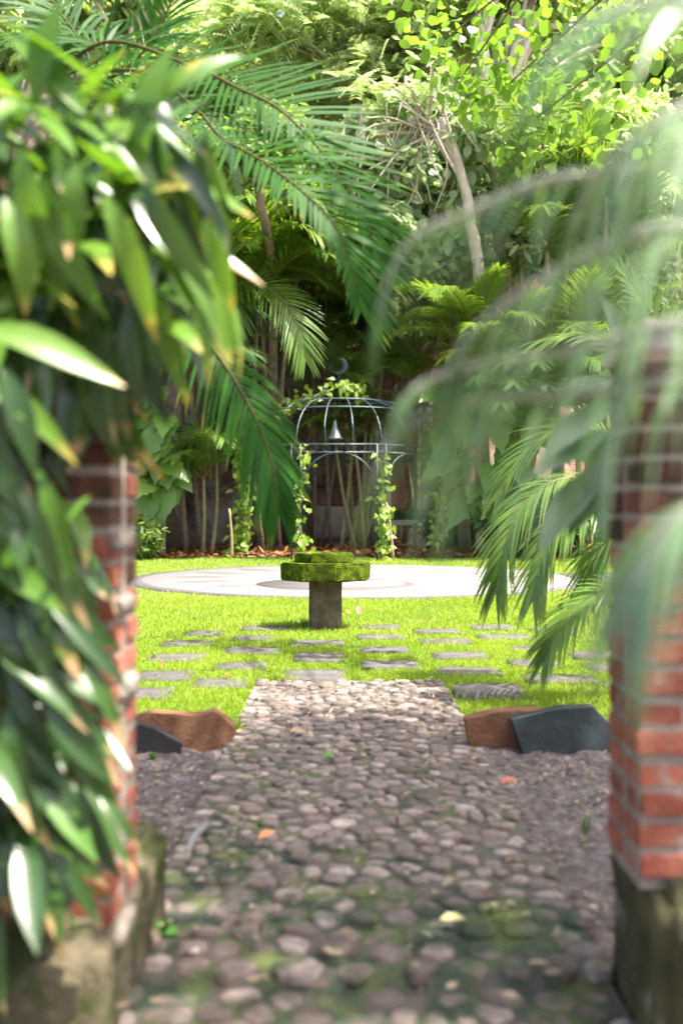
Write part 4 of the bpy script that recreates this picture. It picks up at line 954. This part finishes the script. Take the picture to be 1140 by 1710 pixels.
def tree(name, label, base, trunk, rad, centres, per, crad, size, mat, bark, seed, kind='leaf', limbs=True, group='trees behind the garden', wd=.5, prof='oval', limb_r=None):
    r = np.random.default_rng(seed); t = thing(name, label, 'tree', base, group)
    tc = curve(trunk, 30); part('trunk', MB().add(*tube(tc + r.normal(0, rad * .05, tc.shape), np.linspace(rad, rad * .5, 30), 10)), bark, t)
    c = np.asarray([list(x) for x in centres], float)
    if limbs:
        for q in c:
            i = int(np.clip(30 * r.uniform(.55, 1), 0, 29)); a = tc[i]; m = a * .5 + q * .5 + np.array([0, 0, .12]) * np.linalg.norm(q - a) * r.uniform(-.5, 1.2)
            part('limb', MB().add(*tube(curve([a, m, q], 10), np.linspace((limb_r or rad * .35), (limb_r or rad * .35) * .3, 10), 6)), bark, t)
    p = crown_pts(c, per, crad, r)
    V, Q, al, idx = feathery(p, size, r) if kind == 'feather' else leaves(p, size, r, prof, wd)
    o = part('crown', MB().add(V, Q, along=al, tone=np.clip(r.random(len(p)) * .7 + .3 * np.repeat(r.random(len(c)), per), 0, 1)[idx]), mat, t)
    return t
def blob(c, rx, ry, rz, n, seed):
    r = np.random.default_rng(seed); v = nrm(r.normal(size=(n, 3))) * r.random((n, 1)) ** .4; return np.asarray(c) + v * np.array([rx, ry, rz])

# tree over the gate: its trunk stands outside the frame at the right, its crown shades the near path
vis = [P(u, v, d) for u, v, d in ((735, 75, 8.2), (770, 130, 8), (820, 60, 8), (850, 140, 8), (900, 60, 7.8), (880, 210, 7.8), (930, 150, 7.6), (980, 60, 7.4), (1000, 190, 7.4), (800, 20, 8.4), (1050, 110, 7), (700, 20, 8.6), (950, 10, 7.6), (900, 250, 8), (790, 165, 8.1), (1040, 250, 7.2))]
over = list(blob((3.05, 2.95, 7.0), 1.35, 1.9, .5, 70, 3))
rt = tree('round_leaf_tree', 'round-leaved tree whose sunny branches hang in at the upper right', (3.1, 4.2, -.1), [(3.1, 4.2, -.1), (3.0, 4.1, 1.5), (3.2, 3.6, 3.2), (2.8, 3.0, 4.8), (2.6, 2.6, 5.9)], .19, [list(v) for v in vis[:6]] + [list(v) for v in over[:16]], 1, .1, .1, 'round_leaf', 'bark', 61, group=None, prof='round', wd=.95, limb_r=.022)
r = np.random.default_rng(77)
p = np.vstack([crown_pts([list(v) for v in vis], 40, .42, r), crown_pts(over, 120, .7, r)])
V, Q, al, idx = leaves(p, .088, r, 'round', .92, .15, flat=1.0)
part('foliage', MB().add(V, Q, along=al, tone=r.random(len(p))[idx]), 'round_leaf', rt)

# pale slanted tree with bare hanging branches
st = tree('slanted_tree', 'slim pale leaning trunk with bare tangled branches right of centre', G(808, 928), [G(808, 928), P(802, 700, 24.4), P(802, 500, 24.4), P(785, 370, 24.4), P(762, 265, 24.4), P(733, 200, 24.4)], .20, [P(660, 150, 24.4), P(720, 120, 24.2), P(610, 130, 24.4)], 22, .8, .5, 'tree_lime', 'bark_pale', 62, 'feather', group=None)
r = np.random.default_rng(5)
for k in range(22):
    a = P(r.uniform(690, 742), r.uniform(190, 225), 24.4); u, v = r.uniform(520, 800), r.uniform(110, 330)
    b = P(u, v, 24.2 + r.uniform(-.8, .5)); m_ = (a + b) / 2 + Vector((r.normal(0, .3), 0, r.normal(.2, .4)))
    part('branch', MB().add(*tube(curve([a, m_, b], 10), np.linspace(.045, .012, 10), 5)), 'twig', st)
for k in range(14):
    u = r.uniform(600, 740); a = P(u, r.uniform(170, 240), 24.2); b = P(u + r.uniform(-25, 25), r.uniform(280, 400), 24.2); m_ = (a + b) / 2 + Vector((r.normal(0, .25), 0, 0))
    part('hanging_vine', MB().add(*tube(curve([a, m_, b], 10), .018, 5)), 'twig', st)
G2 = lambda u, d: Vector(((u - 570) / FPX * d, d, 0))
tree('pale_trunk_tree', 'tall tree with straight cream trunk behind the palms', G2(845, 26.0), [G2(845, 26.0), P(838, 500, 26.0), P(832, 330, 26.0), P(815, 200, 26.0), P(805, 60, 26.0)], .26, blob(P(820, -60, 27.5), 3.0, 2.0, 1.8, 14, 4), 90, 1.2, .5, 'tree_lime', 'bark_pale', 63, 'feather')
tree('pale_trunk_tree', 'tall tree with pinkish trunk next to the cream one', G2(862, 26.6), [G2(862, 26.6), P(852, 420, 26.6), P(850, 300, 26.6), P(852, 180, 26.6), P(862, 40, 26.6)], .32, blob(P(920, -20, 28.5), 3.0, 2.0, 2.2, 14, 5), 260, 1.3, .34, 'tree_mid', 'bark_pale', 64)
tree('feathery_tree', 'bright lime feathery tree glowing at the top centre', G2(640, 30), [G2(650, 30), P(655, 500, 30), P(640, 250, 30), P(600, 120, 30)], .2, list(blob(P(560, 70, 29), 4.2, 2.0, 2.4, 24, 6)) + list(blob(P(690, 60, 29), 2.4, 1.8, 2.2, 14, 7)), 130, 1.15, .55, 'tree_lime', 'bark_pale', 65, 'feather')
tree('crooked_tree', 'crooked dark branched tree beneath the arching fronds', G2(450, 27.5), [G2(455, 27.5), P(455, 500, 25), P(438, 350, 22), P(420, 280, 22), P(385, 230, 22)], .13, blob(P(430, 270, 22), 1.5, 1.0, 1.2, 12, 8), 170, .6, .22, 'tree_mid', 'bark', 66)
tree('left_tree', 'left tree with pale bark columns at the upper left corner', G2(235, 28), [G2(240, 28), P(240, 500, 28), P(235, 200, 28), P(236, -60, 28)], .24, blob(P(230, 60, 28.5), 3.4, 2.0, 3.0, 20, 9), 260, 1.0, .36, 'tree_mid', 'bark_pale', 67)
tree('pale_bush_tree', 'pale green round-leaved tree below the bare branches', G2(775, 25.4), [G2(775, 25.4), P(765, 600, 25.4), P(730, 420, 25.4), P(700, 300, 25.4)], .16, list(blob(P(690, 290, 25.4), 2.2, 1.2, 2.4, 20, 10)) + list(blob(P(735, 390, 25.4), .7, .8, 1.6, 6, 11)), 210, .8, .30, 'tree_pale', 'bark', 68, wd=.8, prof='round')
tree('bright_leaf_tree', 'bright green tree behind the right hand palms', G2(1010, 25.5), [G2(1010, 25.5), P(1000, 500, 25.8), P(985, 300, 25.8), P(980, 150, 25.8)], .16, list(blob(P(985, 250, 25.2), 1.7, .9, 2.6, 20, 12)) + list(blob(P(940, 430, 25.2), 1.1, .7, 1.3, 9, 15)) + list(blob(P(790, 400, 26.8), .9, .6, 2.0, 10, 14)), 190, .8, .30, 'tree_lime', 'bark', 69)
tree('dark_leaf_tree', 'dark leafy tree filling the left behind the hanging frond', G2(300, 29), [G2(300, 29), P(300, 600, 29), P(310, 400, 29)], .2, blob(P(330, 380, 29.5), 3.4, 1.6, 3.2, 26, 13), 240, 1.0, .34, 'tree_mid', 'bark', 70)

# row of tall trees behind: three crowns shared by copies
def bg_tree_meshes(k, mat):
    r = np.random.default_rng(200 + k); c = blob((0, 0, 9.5), 4.0, 3.2, 6.5, 42, 210 + k)
    p = crown_pts(c, 260, 1.5, r); V, Q, al, idx = leaves(p, .42, r)
    cm = MB().add(V, Q, along=al, tone=np.clip(r.random(len(p)) * .6 + .4 * np.repeat(r.random(len(c)), 260), 0, 1)[idx]).mesh('crown')
    tm = MB().add(*tube(curve([(0, 0, -.3), (.2, 0, 3), (-.1, .1, 7), (.3, 0, 12)], 16), np.linspace(.34, .12, 16), 9))
    for q in c[:10]: tm.add(*tube(curve([(0, 0, 4 + 4 * r.random()), (q[0] * .5, q[1] * .5, q[2] * .5 + 3.5), q], 8), np.linspace(.12, .03, 8), 6))
    return cm, tm.mesh('trunk'), mat
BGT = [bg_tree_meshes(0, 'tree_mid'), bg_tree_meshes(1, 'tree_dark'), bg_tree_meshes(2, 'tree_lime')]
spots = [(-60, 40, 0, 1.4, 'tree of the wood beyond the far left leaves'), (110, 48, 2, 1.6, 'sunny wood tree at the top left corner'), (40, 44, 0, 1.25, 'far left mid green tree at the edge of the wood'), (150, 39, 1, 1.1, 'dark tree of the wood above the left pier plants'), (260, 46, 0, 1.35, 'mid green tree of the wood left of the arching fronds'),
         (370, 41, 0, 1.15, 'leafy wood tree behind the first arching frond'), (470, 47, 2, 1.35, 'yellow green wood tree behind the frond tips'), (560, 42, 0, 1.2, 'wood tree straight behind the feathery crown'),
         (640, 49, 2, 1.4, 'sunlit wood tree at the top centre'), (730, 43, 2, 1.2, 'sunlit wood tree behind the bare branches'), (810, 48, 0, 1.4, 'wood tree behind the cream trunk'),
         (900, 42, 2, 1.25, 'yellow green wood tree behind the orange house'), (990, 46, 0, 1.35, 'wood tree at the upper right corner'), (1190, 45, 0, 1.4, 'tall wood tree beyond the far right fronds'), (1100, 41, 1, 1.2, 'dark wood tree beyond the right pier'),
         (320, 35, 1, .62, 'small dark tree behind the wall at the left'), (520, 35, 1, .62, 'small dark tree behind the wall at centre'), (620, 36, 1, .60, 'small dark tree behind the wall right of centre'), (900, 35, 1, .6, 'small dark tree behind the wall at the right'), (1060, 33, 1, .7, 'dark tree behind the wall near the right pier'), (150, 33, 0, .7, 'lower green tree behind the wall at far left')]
for i, (u, d, k, s, lab) in enumerate(spots):
    cm, tm, mat = BGT[k]; t = thing('wood_tree', lab, 'tree', G2(u, d), 'trees of the wood behind'); t.rotation_euler = (0, 0, i * 1.7); s *= 1.18 if d > 38 else 1; t.scale = (s, s, s)
    for nm, me, m in (('crown', cm, mat), ('trunk', tm, 'bark')):
        if not me.materials: me.materials.append(MATS[m])
        o = bpy.data.objects.new(nm, me); COL.objects.link(o); o.parent = t
hill = grid_mesh(-90, 90, 40, 110, 60, 30, lambda X, Y: -.2 + (Y - 40) * .62 * (1 + .12 * np.sin(X * .11)) + bumps(X, Y, .25, 44, .3))
tag(ob('hillside', hill.mesh('hillside'), 'hill'), 'wooded slope rising behind the garden', kind='structure')
r = np.random.default_rng(19); n = 30000
X, Y = r.uniform(-40, 40, n), r.uniform(48, 95, n); Z = (Y - 40) * .62 * (1 + .12 * np.sin(X * .11)) + r.uniform(-.3, 3.0, n)
V, Q, al, idx = leaves(np.column_stack([X, Y, Z]), 1.2, r)
tag(ob('hill_foliage', MB().add(V, Q, along=al, tone=r.random(n)[idx]).mesh('hill_foliage'), 'tree_mid'), 'mass of leaves covering the wooded slope', 'foliage', kind='stuff')

# shrubs at the foot of the wall
def shrub(label, u, v, d, rx, rz, n, size, mat, seed):
    r = np.random.default_rng(seed); c = P(u, v, d); b = Vector((c.x, c.y, 0)); t = thing('shrub', label, 'shrub', b)
    part('stem', MB().add(*tube(curve([b, (b + c) / 2 + Vector((.05, 0, 0)), c], 8), np.linspace(.05, .02, 8), 6)), 'bark', t)
    p = np.array(c) + nrm(r.normal(size=(n, 3))) * r.random((n, 1)) ** .5 * np.array([rx, rx * .7, rz]); p[:, 2] = np.maximum(p[:, 2], .03)
    V, Q, al, idx = leaves(p, size, r); part('crown', MB().add(V, Q, along=al, tone=r.random(n)[idx]), mat, t)
shrub('dark shrub at the right end of the leaf bed', 900, 860, 23.5, 1.6, .9, 2200, .22, 'tree_dark', 1)
shrub('green shrub by the left pier beyond the plaza', 228, 895, 22.6, .6, .5, 900, .2, 'tree_mid', 2)
shrub('shrub on the bench under the right arch', 690, 862, 27.6, .7, .25, 500, .18, 'tree_dark', 3)
shrub('dark undergrowth right of the gazebo', 790, 870, 27, 1.5, 1.0, 2200, .25, 'tree_dark', 4)
shrub('dark undergrowth before the wall at the left', 420, 700, 28.6, 1.2, 1.4, 2200, .25, 'tree_dark', 6)

# ------------------------------------------------------------------ small things
def plantlet(name, label, base, n, L, wd, mat, spread, seed, prof='leaflet', droop=.3):
    r = np.random.default_rng(seed); d = nrm(np.column_stack([r.normal(0, spread, n), r.normal(-.1, spread, n), np.ones(n)]))
    V, Q, al, idx = blades(np.array(base) + r.normal(0, .012, (n, 3)) * np.array([1, 1, 0]), d, rdir(n), L * r.uniform(.6, 1.1, n), wd, droop, prof)
    return tag(ob(name, MB().add(V, Q, along=al, tone=r.random(n)[idx]).mesh(name), mat), label, 'plant')
plantlet('grass_tuft', 'lone grass tuft on the soil by the right pier', G(978, 1395, -.05), 9, .15, .006, 'weed', .2, 1)
plantlet('grass_tuft', 'dark grass tuft at the left foot of the birdbath', (-.36, 9.86, 0), 40, .20, .006, 'weed', .35, 2)
plantlet('weed', 'small leafy weed at the foot of the left stone base', G(268, 1560, .0), 14, .07, .03, 'weed', .9, 3, 'round')
plantlet('grass_tuft', 'grass spilling by the right corner of the rusty slab', G(392, 1226, -.02), 60, .13, .006, 'grass', .4, 4)
plantlet('weed', 'small weed sprouting before the dark left slab', G(258, 1268, -.015), 8, .06, .02, 'weed', .6, 5, 'round')
# bent grey pipe at the path's left edge
c = curve([P(345, 1378, 3.72), P(325, 1398, 3.62), P(312, 1425, 3.5), P(314, 1445, 3.42), P(322, 1448, 3.38)], 20); c[:, 2] = np.maximum(c[:, 2], -.05)
tag(ob('bent_pipe', MB().add(*tube(c, np.linspace(.018, .012, 20), 8)).mesh('pipe'), 'pipe'), 'bent grey pipe end beside the left edge of the path', 'pipe')
def lone_leaf(label, u, v, z, L, col, seed):
    nm = 'lone_leaf_%d' % seed
    leaf_mat(nm, tuple(x * .8 for x in col), col, transl=.1, rough=.6, spec=.3, tcol=(1, .9, .6)); p = G(u, v, z); r = np.random.default_rng(seed)
    d = nrm(np.array([[r.normal(), r.normal() * .4, .15]])); V, Q, al, idx = blades([p], d, [[0, -.2, 1]], L, L * .6, .2, 'oval', .3)
    tag(ob('fallen_leaf', MB().add(V, Q, along=al, tone=.7).mesh('fallen_leaf'), nm), label, 'leaf', 'fallen leaves on the path')
lone_leaf('orange fallen leaf on the left of the cobbles', 432, 1402, .03, .08, (.62, .30, .14), 1)
lone_leaf('pale pink fallen leaf near the front of the path', 312, 1592, -.005, .06, (.62, .52, .46), 2)
lone_leaf('fresh green fallen leaf in the middle of the cobbles', 537, 1260, .03, .07, (.12, .26, .04), 3)
lone_leaf('yellow fallen leaf on the mossy right of the path', 775, 1536, .03, .07, (.62, .55, .25), 4)
lone_leaf('reddish fallen leaf on the soil right of the path', 862, 1302, -.01, .09, (.40, .13, .08), 5)
lone_leaf('tan curled leaf on the far cobbles', 485, 1222, .03, .09, (.36, .24, .12), 6)
lone_leaf('rust leaf standing in the lawn right of the birdbath', 600, 1026, .05, .14, (.34, .12, .05), 7)
